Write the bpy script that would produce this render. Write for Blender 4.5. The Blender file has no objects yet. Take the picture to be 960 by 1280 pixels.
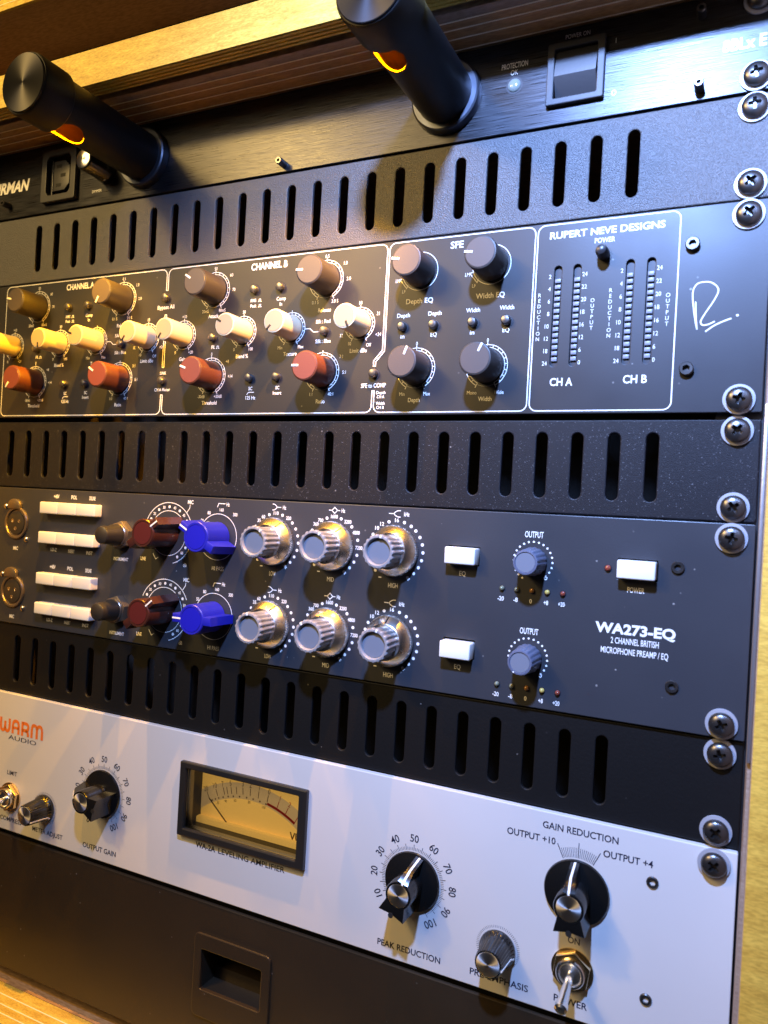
import bpy, bmesh, math, random
from mathutils import Matrix, Vector
random.seed(7)
S = 0.001                      # everything below is written in millimetres
ZO = 560.0                     # panel coordinates: v = 0 is the top of the uppermost unit, 560 mm above the cabinet's foot
sc = bpy.context.scene
COL = sc.collection
rad = math.radians

# ------------------------------------------------------------------ camera
cd = bpy.data.cameras.new('camera'); cam = bpy.data.objects.new('camera', cd); COL.objects.link(cam); sc.camera = cam
cd.sensor_fit = 'AUTO'; cd.sensor_width = 36; cd.lens = 942.34/1280*36; cd.clip_start = 0.02; cd.clip_end = 50
r0 = Vector((0.90162945, 0.42894913, 0.05538028)); r1 = Vector((0.04860117, 0.02675083, -0.99845997)); r2 = Vector((-0.42977, 0.90293247, 0.0032719))
m3 = Matrix((r0, -r1, -r2)).transposed()
cam.matrix_world = Matrix.Translation((0.23645, -0.34116, (ZO-226.71)*S)) @ m3.to_4x4()
cd.dof.use_dof = True; cd.dof.focus_distance = 0.40; cd.dof.aperture_fstop = 13.0

# ------------------------------------------------------------------ world, lamps, exposure
wd = bpy.data.worlds.new('World'); sc.world = wd; wd.use_nodes = True
bg = wd.node_tree.nodes['Background']; bg.inputs[0].default_value = (0.75, 0.78, 1.0, 1); bg.inputs[1].default_value = 0.016

def lamp(name, kind, loc, power, color, size, **kw):
    l = bpy.data.lights.new(name, kind); o = bpy.data.objects.new(name, l); COL.objects.link(o)
    o.location = (loc[0]*S, loc[1]*S, (loc[2]+ZO)*S); l.energy = power; l.color = color
    if kind == 'SPOT': l.spot_size = rad(kw['cone']); l.spot_blend = 1.0
    if kind == 'AREA': l.shape = 'DISK'; l.size = size*S
    else: l.shadow_soft_size = size*S
    if 'target' in kw:
        tgt = Vector(kw['target'])*S + Vector((0, 0, ZO*S)); d = tgt-o.location
        o.rotation_euler = d.to_track_quat('-Z', 'Y').to_euler()
    return o
lamp('cool_lamp', 'SPOT', (175, -340, 112), 40.0, (0.29, 0.47, 1.0), 13, target=(215, 0, -135), cone=96)
lamp('warm_room_lamp', 'AREA', (-300, -470, 190), 2.7, (1.0, 0.62, 0.16), 70, target=(-40, 0, -100))
lamp('far_fill_light', 'AREA', (-420, -900, 300), 5.8, (1.0, 0.72, 0.36), 460, target=(-60, 0, -330))  # added soft fill from the front, brightens the left and the silver faceplate
sc.view_settings.view_transform = 'Standard'; sc.view_settings.look = 'None'
sc.view_settings.exposure = 0.0; sc.view_settings.gamma = 1.0; sc.view_settings.use_curve_mapping = False

# ------------------------------------------------------------------ materials
MAT = {}
def mat(name, col, rough=0.5, metal=0.0, var=0.0, vscale=60, bump=0.0, bscale=400, stretch=None, specks=0.0, rvar=0.0,
        spec=0.5, coat=0.0, emit=None, estr=0.0, trans=0.0, grain=None, sparkle=0.0, aniso=None, smear=0.0):
    m = bpy.data.materials.new(name); m.use_nodes = True; MAT[name] = m
    nt = m.node_tree; N = nt.nodes; L = nt.links; b = N['Principled BSDF']
    b.inputs['Base Color'].default_value = (*col, 1); b.inputs['Roughness'].default_value = rough; b.inputs['Metallic'].default_value = metal
    b.inputs['Specular IOR Level'].default_value = spec; b.inputs['Coat Weight'].default_value = coat
    b.inputs['Transmission Weight'].default_value = trans
    if emit: b.inputs['Emission Color'].default_value = (*emit, 1); b.inputs['Emission Strength'].default_value = estr
    tc = N.new('ShaderNodeTexCoord'); src = tc.outputs['Object']
    if stretch:
        mp = N.new('ShaderNodeMapping'); mp.inputs['Scale'].default_value = stretch; L.new(src, mp.inputs[0]); src = mp.outputs[0]
    def noise(scale, detail=4, s=None):
        n = N.new('ShaderNodeTexNoise'); n.inputs['Scale'].default_value = scale; n.inputs['Detail'].default_value = detail
        L.new(s or src, n.inputs['Vector']); return n
    def ramp(fac, p0, p1, c0, c1):
        r = N.new('ShaderNodeValToRGB'); r.color_ramp.elements[0].position = p0; r.color_ramp.elements[1].position = p1
        r.color_ramp.elements[0].color = c0; r.color_ramp.elements[1].color = c1; L.new(fac, r.inputs[0]); return r
    def mix(a, c, fac, kind='MIX'):
        x = N.new('ShaderNodeMix'); x.data_type = 'RGBA'; x.blend_type = kind
        for s, v in ((6, a), (7, c), (0, fac)):
            if hasattr(v, 'is_linked') or isinstance(v, bpy.types.NodeSocket): L.new(v, x.inputs[s])
            else: x.inputs[s].default_value = v
        return x.outputs[2]
    colsock = None
    if grain:   # wood: dark colour, grain scale vector
        dark, gs = grain
        mp = N.new('ShaderNodeMapping'); mp.inputs['Scale'].default_value = gs; L.new(tc.outputs['Object'], mp.inputs[0])
        n1 = noise(9, 6, mp.outputs[0]); n1.inputs['Distortion'].default_value = 0.6
        n2 = noise(70, 3, mp.outputs[0])
        r1_ = ramp(n1.outputs[0], 0.32, 0.70, (*dark, 1), (*col, 1)); r2_ = ramp(n2.outputs[0], 0.35, 0.62, (0.60, 0.56, 0.50, 1), (1, 1, 1, 1))
        colsock = mix(r1_.outputs[0], r2_.outputs[0], 0.75, 'MULTIPLY')
        bp = N.new('ShaderNodeBump'); bp.inputs['Strength'].default_value = 0.25; bp.inputs['Distance'].default_value = 0.0003
        L.new(n2.outputs[0], bp.inputs['Height']); L.new(bp.outputs[0], b.inputs['Normal'])
    if var:
        n = noise(vscale); k = [max(0, c*(1-var)) for c in col]; k2 = [min(1, c*(1+var)) for c in col]
        colsock = ramp(n.outputs[0], 0.3, 0.7, (*k, 1), (*k2, 1)).outputs[0]
    if specks:   # dust and lint lying on the surface
        v = N.new('ShaderNodeTexVoronoi'); v.inputs['Scale'].default_value = 130; L.new(tc.outputs['Object'], v.inputs['Vector'])
        n = noise(420, 2, tc.outputs['Object']); n3 = noise(14, 2, tc.outputs['Object'])
        a = N.new('ShaderNodeMath'); a.operation = 'MULTIPLY_ADD'; L.new(n.outputs[0], a.inputs[0]); a.inputs[1].default_value = 0.05; L.new(v.outputs['Distance'], a.inputs[2])
        a2 = N.new('ShaderNodeMath'); a2.operation = 'LESS_THAN'; L.new(a.outputs[0], a2.inputs[0]); a2.inputs[1].default_value = 0.082
        rr = N.new('ShaderNodeValToRGB'); rr.color_ramp.elements[0].position = 0.55; rr.color_ramp.elements[1].position = 0.9; L.new(v.outputs['Color'], rr.inputs[0])
        a3 = N.new('ShaderNodeMath'); a3.operation = 'MULTIPLY'; L.new(a2.outputs[0], a3.inputs[0]); L.new(rr.outputs[0], a3.inputs[1])
        a4 = N.new('ShaderNodeMath'); a4.operation = 'MULTIPLY'; L.new(a3.outputs[0], a4.inputs[0]); a4.inputs[1].default_value = specks
        colsock = mix(colsock if colsock else (*col, 1), (0.5, 0.48, 0.45, 1), a4.outputs[0])
    if sparkle:  # metallic flake in the powder coat
        v = N.new('ShaderNodeTexVoronoi'); v.inputs['Scale'].default_value = 2900; L.new(tc.outputs['Object'], v.inputs['Vector'])
        r = ramp(v.outputs['Color'], 0.87, 0.995, (0, 0, 0, 1), (sparkle, sparkle, sparkle, 1))
        colsock = mix(colsock if colsock else (*col, 1), (0.45, 0.45, 0.47, 1), r.outputs[0])
    if colsock: L.new(colsock, b.inputs['Base Color'])
    if rvar or smear:
        n = noise(18 if smear else vscale, 5); amt = max(rvar, smear)
        mr = N.new('ShaderNodeMapRange'); mr.inputs[1].default_value = 0.3; mr.inputs[2].default_value = 0.7
        mr.inputs[3].default_value = max(0.03, rough-amt); mr.inputs[4].default_value = min(1, rough+amt)
        L.new(n.outputs[0], mr.inputs[0]); L.new(mr.outputs[0], b.inputs['Roughness'])
    if bump:
        n = noise(bscale, 3); bp = N.new('ShaderNodeBump'); bp.inputs['Strength'].default_value = bump; bp.inputs['Distance'].default_value = 0.0005
        L.new(n.outputs[0], bp.inputs['Height']); L.new(bp.outputs[0], b.inputs['Normal'])
    if aniso:
        b.inputs['Anisotropic'].default_value = aniso
        tg = N.new('ShaderNodeTangent'); tg.direction_type = 'RADIAL'; tg.axis = 'Z'; L.new(tg.outputs[0], b.inputs['Tangent'])
    return m

mat('brushed_black', (0.042, 0.043, 0.049), 0.33, 0.85, var=0.35, vscale=60, bump=0.16, bscale=60, stretch=(1, 40, 40), rvar=0.08)
mat('tube_black', (0.006, 0.006, 0.007), 0.45, 0.0, rvar=0.05, spec=0.25)
mat('tube_cap', (0.028, 0.028, 0.032), 0.33, 0.9, aniso=0.75)
mat('collar_metal', (0.10, 0.11, 0.14), 0.38, 0.9, rvar=0.1)
mat('tube_inside', (0.050, 0.024, 0.0005), 0.5, 0.0, spec=0.0)
mat('coarse_powder', (0.066, 0.066, 0.071), 0.42, 0.0, bump=0.9, bscale=1700, specks=0.25, spec=0.55)
mat('sparkle_powder', (0.007, 0.007, 0.010), 0.5, 0.0, bump=0.3, bscale=2600, specks=0.4, sparkle=0.36, spec=0.28)
mat('smooth_black', (0.005, 0.005, 0.0055), 0.5, 0.0, bump=0.15, bscale=700, specks=0.3, spec=0.3)
mat('anodised_black', (0.022, 0.022, 0.026), 0.43, 0.2, bump=0.05, bscale=1500, specks=0.35, smear=0.06)
mat('slate_paint', (0.032, 0.034, 0.041), 0.40, 0.0, bump=0.06, bscale=1200, specks=0.5, smear=0.06)
mat('silver_paint', (0.57, 0.56, 0.55), 0.40, 0.0, var=0.03, vscale=9, bump=0.03, bscale=1200, smear=0.08)
mat('drawer_black', (0.030, 0.021, 0.013), 0.36, 0.15, bump=0.10, bscale=900, specks=0.4, smear=0.08)
mat('steel_dark', (0.05, 0.05, 0.055), 0.45, 0.8)
mat('steel_body', (0.03, 0.03, 0.03), 0.6, 0.4)
mat('trim_silver', (0.55, 0.54, 0.58), 0.33, 0.85, bump=0.1, bscale=500)
mat('print_white', (0.78, 0.78, 0.76), 0.6)
mat('print_shaded', (0.42, 0.42, 0.42), 0.6)
mat('print_navy', (0.012, 0.013, 0.035), 0.5)
mat('print_orange', (0.72, 0.17, 0.02), 0.5)
mat('print_brown', (0.10, 0.055, 0.02), 0.6)
mat('print_red', (0.55, 0.015, 0.01), 0.5)
mat('screw_black', (0.115, 0.11, 0.11), 0.33, 0.9, rvar=0.1)
mat('washer_pale', (0.36, 0.36, 0.39), 0.42, 0.2)
mat('knob_charcoal', (0.034, 0.027, 0.025), 0.5, 0.0, bump=0.08, bscale=1500)
mat('cap_charcoal', (0.080, 0.066, 0.066), 0.42, 0.2, bump=0.06, bscale=1500)
mat('knob_red', (0.11, 0.030, 0.014), 0.42, 0.0, bump=0.05, bscale=1500)
mat('cap_red', (0.17, 0.044, 0.038), 0.42, 0.0, bump=0.05, bscale=1500)
mat('knob_cream', (0.68, 0.57, 0.38), 0.42, 0.0)
mat('cap_cream', (0.33, 0.265, 0.19), 0.45, 0.0)  # darker than the cream sides: weaker light on the caps put into the colour
mat('ink_black', (0.01, 0.01, 0.01), 0.5)
mat('button_steel', (0.16, 0.155, 0.16), 0.30, 0.85)
mat('button_black', (0.02, 0.02, 0.024), 0.35)
mat('led_clear', (0.20, 0.21, 0.245), 0.4, 0.0, var=0.2, vscale=900)
mat('slot_dark', (0.012, 0.012, 0.018), 0.5)
mat('button_white', (0.78, 0.76, 0.72), 0.33, 0.0, coat=0.15)
mat('knob_maroon', (0.050, 0.014, 0.010), 0.32, 0.0, coat=0.2, bump=0.05, bscale=700)
mat('cap_maroon', (0.075, 0.012, 0.012), 0.35)
mat('knob_blue', (0.014, 0.016, 0.36), 0.38, 0.0, spec=0.3, bump=0.05, bscale=700)
mat('cap_blue', (0.008, 0.009, 0.40), 0.45, spec=0.25)
mat('knob_slate', (0.24, 0.24, 0.255), 0.38, 0.0, coat=0.1)
mat('cap_slate', (0.160, 0.172, 0.210), 0.42)
mat('knob_slate_blue', (0.105, 0.115, 0.17), 0.40)
mat('spun_aluminium', (0.82, 0.79, 0.74), 0.27, 1.0, aniso=0.6, rvar=0.04)
mat('cap_metal', (0.86, 0.83, 0.80), 0.40, 1.0, aniso=0.85)
mat('bakelite', (0.006, 0.006, 0.006), 0.22, 0.0, coat=0.3, rvar=0.05)
mat('chrome', (0.85, 0.83, 0.80), 0.24, 1.0)
mat('brass', (0.80, 0.62, 0.36), 0.26, 1.0)
mat('xlr_metal', (0.26, 0.21, 0.16), 0.35, 0.8, rvar=0.1)
mat('xlr_black', (0.03, 0.026, 0.022), 0.4)
mat('plug_black', (0.030, 0.026, 0.022), 0.42, 0.2)
mat('led_amber', (0.25, 0.11, 0.02), 0.15, coat=0.6)
mat('led_yellow', (0.60, 0.42, 0.10), 0.15, coat=0.6)
mat('led_green', (0.17, 0.18, 0.12), 0.15, coat=0.6)
mat('led_red', (0.25, 0.05, 0.03), 0.15, coat=0.6)
mat('led_white', (0.20, 0.22, 0.20), 0.15, coat=0.6)
mat('bezel_black', (0.016, 0.015, 0.014), 0.32, 0.0, bump=0.05, bscale=900)
mat('dial_paper', (0.62, 0.44, 0.15), 0.6, emit=(1.0, 0.54, 0.10), estr=0.46)
mat('dial_band', (0.46, 0.35, 0.17), 0.6, emit=(1.0, 0.62, 0.24), estr=0.25)
mat('rocker_black', (0.030, 0.031, 0.036), 0.50, 0.0, bump=0.08, bscale=800)
mat('gold_wood', (0.84, 0.66, 0.14), 0.5, 0.0, grain=((0.62, 0.42, 0.075), (8, 34, 34)))
mat('gold_wood_upright', (0.84, 0.53, 0.085), 0.5, 0.0, grain=((0.70, 0.41, 0.06), (6, 6, 34)))
mat('brown_ply', (0.48, 0.29, 0.14), 0.5, 0.0, grain=((0.44, 0.26, 0.12), (3, 12, 12)))
mat('dark_ply', (0.40, 0.30, 0.23), 0.5, 0.0, grain=((0.36, 0.26, 0.20), (3, 12, 12)))
mat('pale_ply', (0.92, 0.82, 0.62), 0.5)
mat('void_black', (0.004, 0.004, 0.004), 0.8)
g = bpy.data.materials.new('meter_glass'); g.use_nodes = True; MAT['meter_glass'] = g
_n = g.node_tree.nodes; _l = g.node_tree.links; _n.remove(_n['Principled BSDF'])
_t = _n.new('ShaderNodeBsdfTransparent'); _gl = _n.new('ShaderNodeBsdfGlossy'); _gl.inputs['Roughness'].default_value = 0.03
_fr = _n.new('ShaderNodeFresnel'); _fr.inputs[0].default_value = 1.45; _mx = _n.new('ShaderNodeMixShader')
_l.new(_fr.outputs[0], _mx.inputs[0]); _l.new(_t.outputs[0], _mx.inputs[1]); _l.new(_gl.outputs[0], _mx.inputs[2]); _l.new(_mx.outputs[0], _n['Material Output'].inputs[0])

# ------------------------------------------------------------------ object helpers
MESH = {}
def finish(bm, name, material, angle=35, smooth=True):
    me = bpy.data.meshes.new(name)
    bmesh.ops.recalc_face_normals(bm, faces=bm.faces)
    bmesh.ops.scale(bm, vec=(S, S, S), verts=bm.verts)
    bm.to_mesh(me); bm.free()
    for m in (material if isinstance(material, (list, tuple)) else [material]): me.materials.append(MAT[m])
    if smooth:
        for p in me.polygons: p.use_smooth = True
        me.set_sharp_from_angle(angle=rad(angle))
    return me
def cached(key, fn):
    if key not in MESH: MESH[key] = fn()
    return MESH[key]
def put(name, me, parent, u=0, v=0, w=0, rot=0):
    o = bpy.data.objects.new(name, me); COL.objects.link(o); o.parent = parent
    o.location = (u*S, v*S, w*S); o.rotation_euler = (0, 0, rad(rot)); return o
class Dev:
    """a rack unit: an Empty at its base, turned so that u = right, v = up, w = towards the viewer"""
    def __init__(s, name, label, cat, top, height, group=None):
        s.top = top; s.base = top-height
        e = bpy.data.objects.new(name, None); COL.objects.link(e); e.empty_display_size = 0.02
        e.location = (0, 0, (s.base+ZO)*S); e.rotation_euler = (rad(90), 0, 0)
        e['label'] = label; e['category'] = cat
        if group: e['group'] = group
        s.e = e
    def put(s, name, me, u=0, v=0, w=0, rot=0): return put(name, me, s.e, u, v-s.base, w, rot)

# ------------------------------------------------------------------ mesh helpers (millimetres)
def lathe(bm, prof, n=48, mod=None, cu=0, cv=0):
    rings = []
    for i, (r, w) in enumerate(prof):
        if r < 1e-6: rings.append([bm.verts.new((cu, cv, w))])
        else:
            ring = []
            for k in range(n):
                t = 2*math.pi*k/n; rr = r*(mod(t, i, k) if mod else 1)
                ring.append(bm.verts.new((cu+rr*math.sin(t), cv+rr*math.cos(t), w)))
            rings.append(ring)
    for a, b in zip(rings, rings[1:]):
        for k in range(n):
            k2 = (k+1) % n
            if len(a) == 1 and len(b) == 1: continue
            if len(a) == 1: bm.faces.new((a[0], b[k], b[k2]))
            elif len(b) == 1: bm.faces.new((a[k], b[0], a[k2]))
            else: bm.faces.new((a[k], b[k], b[k2], a[k2]))
    for ring in (rings[0], rings[-1]):
        if len(ring) > 1: bm.faces.new(ring)
def lathe_me(name, prof, material, n=48, mod=None, angle=35):
    bm = bmesh.new(); lathe(bm, prof, n, mod); return finish(bm, name, material, angle)
def prism(bm, pts, w0, w1, bev=0.0, seg=2, both=False):
    f = bm.faces.new([bm.verts.new((x, y, w0)) for x, y in pts])
    r = bmesh.ops.extrude_face_region(bm, geom=[f]); vs = [g for g in r['geom'] if isinstance(g, bmesh.types.BMVert)]
    bmesh.ops.translate(bm, verts=vs, vec=(0, 0, w1-w0))
    if bev:
        st = set(vs); es = [e for v in vs for e in v.link_edges if e.verts[0] in st and e.verts[1] in st]
        bmesh.ops.bevel(bm, geom=list(set(es)), offset=bev, segments=seg, affect='EDGES', profile=0.5)
def box(bm, x0, x1, y0, y1, z0, z1, bev=0.0, seg=2):
    r = bmesh.ops.create_cube(bm, size=1); vs = r['verts']
    for v in vs: v.co = Vector((x0+(v.co.x+.5)*(x1-x0), y0+(v.co.y+.5)*(y1-y0), z0+(v.co.z+.5)*(z1-z0)))
    if bev:
        es = list({e for v in vs for e in v.link_edges})
        bmesh.ops.bevel(bm, geom=es, offset=bev, segments=seg, affect='EDGES', profile=0.5)
def box_me(name, material, *a, bev=0.0):
    bm = bmesh.new(); box(bm, *a, bev=bev); return finish(bm, name, material)
def rrect(x0, x1, y0, y1, r, n=6):
    p = []
    for cx, cy, a0 in ((x1-r, y1-r, 0), (x0+r, y1-r, 90), (x0+r, y0+r, 180), (x1-r, y0+r, 270)):
        for k in range(n+1):
            a = rad(a0+90*k/n); p.append((cx+r*math.cos(a), cy+r*math.sin(a)))
    return p
def circ(cx, cy, r, n=32): return [(cx+r*math.cos(2*math.pi*k/n), cy+r*math.sin(2*math.pi*k/n)) for k in range(n)]
def plate(name, outline, holes, w0, w1, material, bev=0.2):
    """a flat plate with real cut-outs; w1 is its front"""
    cu = bpy.data.curves.new(name, 'CURVE'); cu.dimensions = '2D'; cu.fill_mode = 'BOTH'
    cu.extrude = max(0.01, (w1-w0)/2-bev)*S; cu.bevel_depth = bev*S; cu.bevel_resolution = 1; cu.offset = 0
    def inset(pts, d):
        n = len(pts); out = []
        area = sum(pts[i][0]*pts[(i+1) % n][1]-pts[(i+1) % n][0]*pts[i][1] for i in range(n))
        sg = 1 if area > 0 else -1
        for i in range(n):
            ax, ay = pts[i-1]; bx, by = pts[i]; cx, cy = pts[(i+1) % n]
            n1 = Vector((by-ay, ax-bx)); n2 = Vector((cy-by, bx-cx))
            if n1.length < 1e-9 or n2.length < 1e-9: out.append((bx, by)); continue
            n1.normalize(); n2.normalize(); m = n1+n2
            m = m/max(0.3, m.length_squared)*2
            out.append((bx-sg*m.x*d, by-sg*m.y*d))
        return out
    for pts, d in [(outline, bev)]+[(h, -bev) for h in holes]:
        sp = cu.splines.new('POLY'); pts = inset(pts, d); sp.points.add(len(pts)-1); sp.use_cyclic_u = True
        for q, (x, y) in zip(sp.points, pts): q.co = (x*S, y*S, 0, 1)
    ob = bpy.data.objects.new(name, cu); me = bpy.data.meshes.new_from_object(ob); me.name = name
    bpy.data.objects.remove(ob); bpy.data.curves.remove(cu)
    me.transform(Matrix.Translation((0, 0, (w0+w1)/2*S)))
    me.materials.clear(); me.materials.append(MAT[material])
    for p in me.polygons: p.material_index = 0; p.use_smooth = False
    bm = bmesh.new(); bm.from_mesh(me); bmesh.ops.remove_doubles(bm, verts=bm.verts, dist=1e-7); bmesh.ops.recalc_face_normals(bm, faces=bm.faces); bm.to_mesh(me); bm.free()
    return me

# flat print: lettering, rings, ticks, lines ---------------------------------------------------------------
TXT = {}
def glyphs(s, bold):
    k = (s, bold)
    if k not in TXT:
        cu = bpy.data.curves.new('t', 'FONT'); cu.body = s; cu.resolution_u = 3; cu.fill_mode = 'FRONT'; cu.offset = bold
        ob = bpy.data.objects.new('t', cu); me = bpy.data.meshes.new_from_object(ob)
        vs = [(v.co.x, v.co.y) for v in me.vertices]; fs = [tuple(p.vertices) for p in me.polygons]
        bpy.data.objects.remove(ob); bpy.data.curves.remove(cu); bpy.data.meshes.remove(me)
        TXT[k] = (vs, fs)
    return TXT[k]
_h = glyphs('H', 0)[0]; CAPH = max(y for x, y in _h)
class Print:
    def __init__(s): s.v = []; s.f = []; s.words = []
    def poly(s, pts): n = len(s.v); s.v += [(x, y, 0) for x, y in pts]; s.f.append(tuple(range(n, n+len(pts))))
    def text(s, t, u, v, h, w=None, cond=0.8, align='c', rot=0, bold=0.0):
        vs, fs = glyphs(t, bold); x0 = min(a for a, b in vs); x1 = max(a for a, b in vs)
        k = h/CAPH; kx = (w/(x1-x0)) if w else k*cond; wd = (x1-x0)*kx
        ox = {'c': -wd/2, 'l': 0, 'r': -wd}[align]; c, si = math.cos(rad(rot)), math.sin(rad(rot)); n = len(s.v)
        for a, b in vs:
            x = (a-x0)*kx+ox; y = b*k-h/2
            s.v.append((u+x*c-y*si, v+x*si+y*c, 0))
        s.words.append((n, len(s.v), len(s.f), len(s.f)+len(fs))); s.f += [tuple(i+n for i in f) for f in fs]; return s
    def stroke(s, pts, wd, closed=False):
        n = len(pts); h = wd/2; L = []
        for i in range(n):
            a = Vector(pts[i-1] if (i or closed) else pts[i]); b = Vector(pts[i]); c = Vector(pts[(i+1) % n] if (i < n-1 or closed) else pts[i])
            d1 = (b-a).normalized() if (b-a).length > 1e-9 else (c-b).normalized(); d2 = (c-b).normalized() if (c-b).length > 1e-9 else d1
            m = Vector((-d1.y-d2.y, d1.x+d2.x)); m = m/max(0.6, m.length_squared)*2*h
            L.append((b+m, b-m))
        for i in range(n if closed else n-1):
            (p, q), (r, t) = L[i], L[(i+1) % n]; s.poly([p, q, t, r])
        return s
    def arc(s, cu, cv, R, a0, a1, wd, n=60):
        return s.stroke([(cu+R*math.sin(rad(a0+(a1-a0)*k/n)), cv+R*math.cos(rad(a0+(a1-a0)*k/n))) for k in range(n+1)], wd)
    def tick(s, cu, cv, a, r0_, r1_, wd):
        sx, cx = math.sin(rad(a)), math.cos(rad(a)); return s.stroke([(cu+r0_*sx, cv+r0_*cx), (cu+r1_*sx, cv+r1_*cx)], wd)
    def dot(s, u, v, r, n=14): s.poly(circ(u, v, r, n)); return s
    def at(s, cu, cv, R, a): return cu+R*math.sin(rad(a)), cv+R*math.cos(rad(a))
    def split(s, material, dev, w=0.07, rest='dial_marks'):
        """every word its own part; the tiny dots and rules that remain are one part"""
        usedf = set()
        for a, b, fa, fb in s.words:
            vs = s.v[a:b]; cu = sum(x for x, y, z in vs)/len(vs); cv = sum(y for x, y, z in vs)/len(vs)
            me = bpy.data.meshes.new('lettering'); me.from_pydata([((x-cu)*S, (y-cv)*S, 0) for x, y, z in vs], [], [tuple(i-a for i in f) for f in s.f[fa:fb]])
            me.materials.append(MAT[material]); dev.put('lettering', me, cu, cv, w); usedf.update(range(fa, fb))
        rf = [f for i, f in enumerate(s.f) if i not in usedf]
        if rf:
            q = Print(); used = sorted({i for f in rf for i in f}); ix = {o_: n_ for n_, o_ in enumerate(used)}
            q.v = [s.v[i] for i in used]; q.f = [tuple(ix[i] for i in f) for f in rf]; cu = sum(x for x, y, z in q.v)/len(q.v); cv = sum(y for x, y, z in q.v)/len(q.v)
            q.build(rest, material, dev, w, cu, cv)['kind'] = 'stuff'
    def build(s, name, material, dev, w=0.07, cu=0, cv=0):
        me = bpy.data.meshes.new(name); me.from_pydata([((x-cu)*S, (y-cv)*S, 0) for x, y, z in s.v], [], s.f); me.materials.append(MAT[material])
        return dev.put(name, me, cu, cv, w)
def boolean(me_a, me_b, op='DIFFERENCE'):
    a = bpy.data.objects.new('a', me_a); b = bpy.data.objects.new('b', me_b); COL.objects.link(a); COL.objects.link(b)
    m = a.modifiers.new('b', 'BOOLEAN'); m.object = b; m.operation = op; m.solver = 'EXACT'
    dg = bpy.context.evaluated_depsgraph_get(); me = bpy.data.meshes.new_from_object(a.evaluated_get(dg))
    bpy.data.objects.remove(a); bpy.data.objects.remove(b)
    for p in me.polygons: p.use_smooth = True
    me.set_sharp_from_angle(angle=rad(35)); return me

# shared fittings ---------------------------------------------------------------------------------------
def screw_mesh():
    a = lathe_me('screw_head', [(0, 0), (4.7, 0), (4.95, 0.5), (4.95, 1.5), (4.6, 2.3), (3.9, 2.9), (2.6, 3.35), (1.2, 3.55), (0, 3.6)], 'screw_black', 32)
    bm = bmesh.new()
    for q in (0, 1):
        pts = [(-2.75, -0.62), (2.75, -0.62), (2.75, 0.62), (-2.75, 0.62)]
        if q: pts = [(-y, x) for x, y in pts]
        b2 = bmesh.new(); f = b2.faces.new([b2.verts.new((x, y, 5)) for x, y in pts]); b2.free()
    # tapered cross
    P = []
    o, i = 3.0, 1.0
    for a0 in range(4):
        c, s_ = math.cos(a0*math.pi/2), math.sin(a0*math.pi/2)
        for x, y in ((o, -0.8), (o, 0.8), (i, i)): P.append((x*c-y*s_, x*s_+y*c))
    prism(bm, P, 0.9, 5.0)
    for v in bm.verts:
        if v.co.z < 2: v.co.x *= 0.55; v.co.y *= 0.55
    b = finish(bm, 'cross', 'screw_black')
    return boolean(a, b)
def rack_screw(dev, u, v, w=0.0):
    o = dev.put('rack_screw', cached('screw', screw_mesh), u, v, w+0.9, random.uniform(0, 90))
    put('washer', cached('washer', lambda: lathe_me('washer', [(3, -0.9), (6.1, -0.9), (6.3, -0.6), (6.2, 0.05), (5.2, 0.12), (3, 0.12)], 'washer_pale', 36)), o)
def hex_bolt_mesh(h, r):
    hx = [(0.55*r*math.sin(rad(60*k)), 0.55*r*math.cos(rad(60*k))) for k in range(6)]
    a = lathe_me('bolt', [(0, 0), (r, 0), (r, h-0.4), (r-0.35, h), (0, h)], 'screw_black', 28)
    bm = bmesh.new(); prism(bm, hx, h-1.8, h+2); return boolean(a, finish(bm, 'hx', 'screw_black', smooth=False))
def hex_bolt(dev, u, v, h=2.6, r=2.5):
    dev.put('hex_bolt', cached(('hex', h, r), lambda: hex_bolt_mesh(h, r)), u, v, 0, random.uniform(0, 60))
def chassis(dev, H, depth=240):
    dev.put('chassis', box_me('chassis', 'steel_body', -214, 214, 1.5, H-1.5, -depth, -3.05))
def lamp_dome(dev, u, v, r, m, bezel=True, name='indicator_light'):
    o = dev.put(name, cached(('dome', r, m), lambda: lathe_me('dome', [(0, 0), (r, 0), (r, 0.5), (r*0.85, 1.1), (r*0.5, 1.5), (0, 1.65)], m, 20)), u, v, 0)
    if bezel: put('bezel', cached(('bez', r), lambda: lathe_me('bezel', [(r*0.98, 0), (r*1.3, 0), (r*1.3, 0.15), (r*0.98, 0.15)], 'slot_dark', 24)), o, 0, 0, 0.02)
    return o
U = 44.45
exec_order = []

# ================================================================== THE CABINET (setting thing)
def wpart(name, material, parent, *a, bev=0.15):
    x0, x1, y0, y1, z0, z1 = a; bm = bmesh.new(); box(bm, x0, x1, y0, y1, z0, z1, bev=bev)
    o = bpy.data.objects.new(name, finish(bm, name, material)); COL.objects.link(o); o.parent = parent; return o
cab = bpy.data.objects.new('rack_cabinet', None); COL.objects.link(cab); cab.location = (0, 0, ZO*S)
cab['label'] = 'golden plywood cabinet that frames the whole stack of rack units'; cab['category'] = 'cabinet'
YB = 300
ply_y = [(-27.4, -21.6, 'dark_ply'), (-21.2, -15.9, 'brown_ply'), (-15.5, -9.2, 'brown_ply'), (-8.8, -0.9, 'brown_ply')]
glue_y = [(-21.75, -21.05), (-16.05, -15.35), (-9.35, -8.65), (-1.05, -0.4)]
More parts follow.
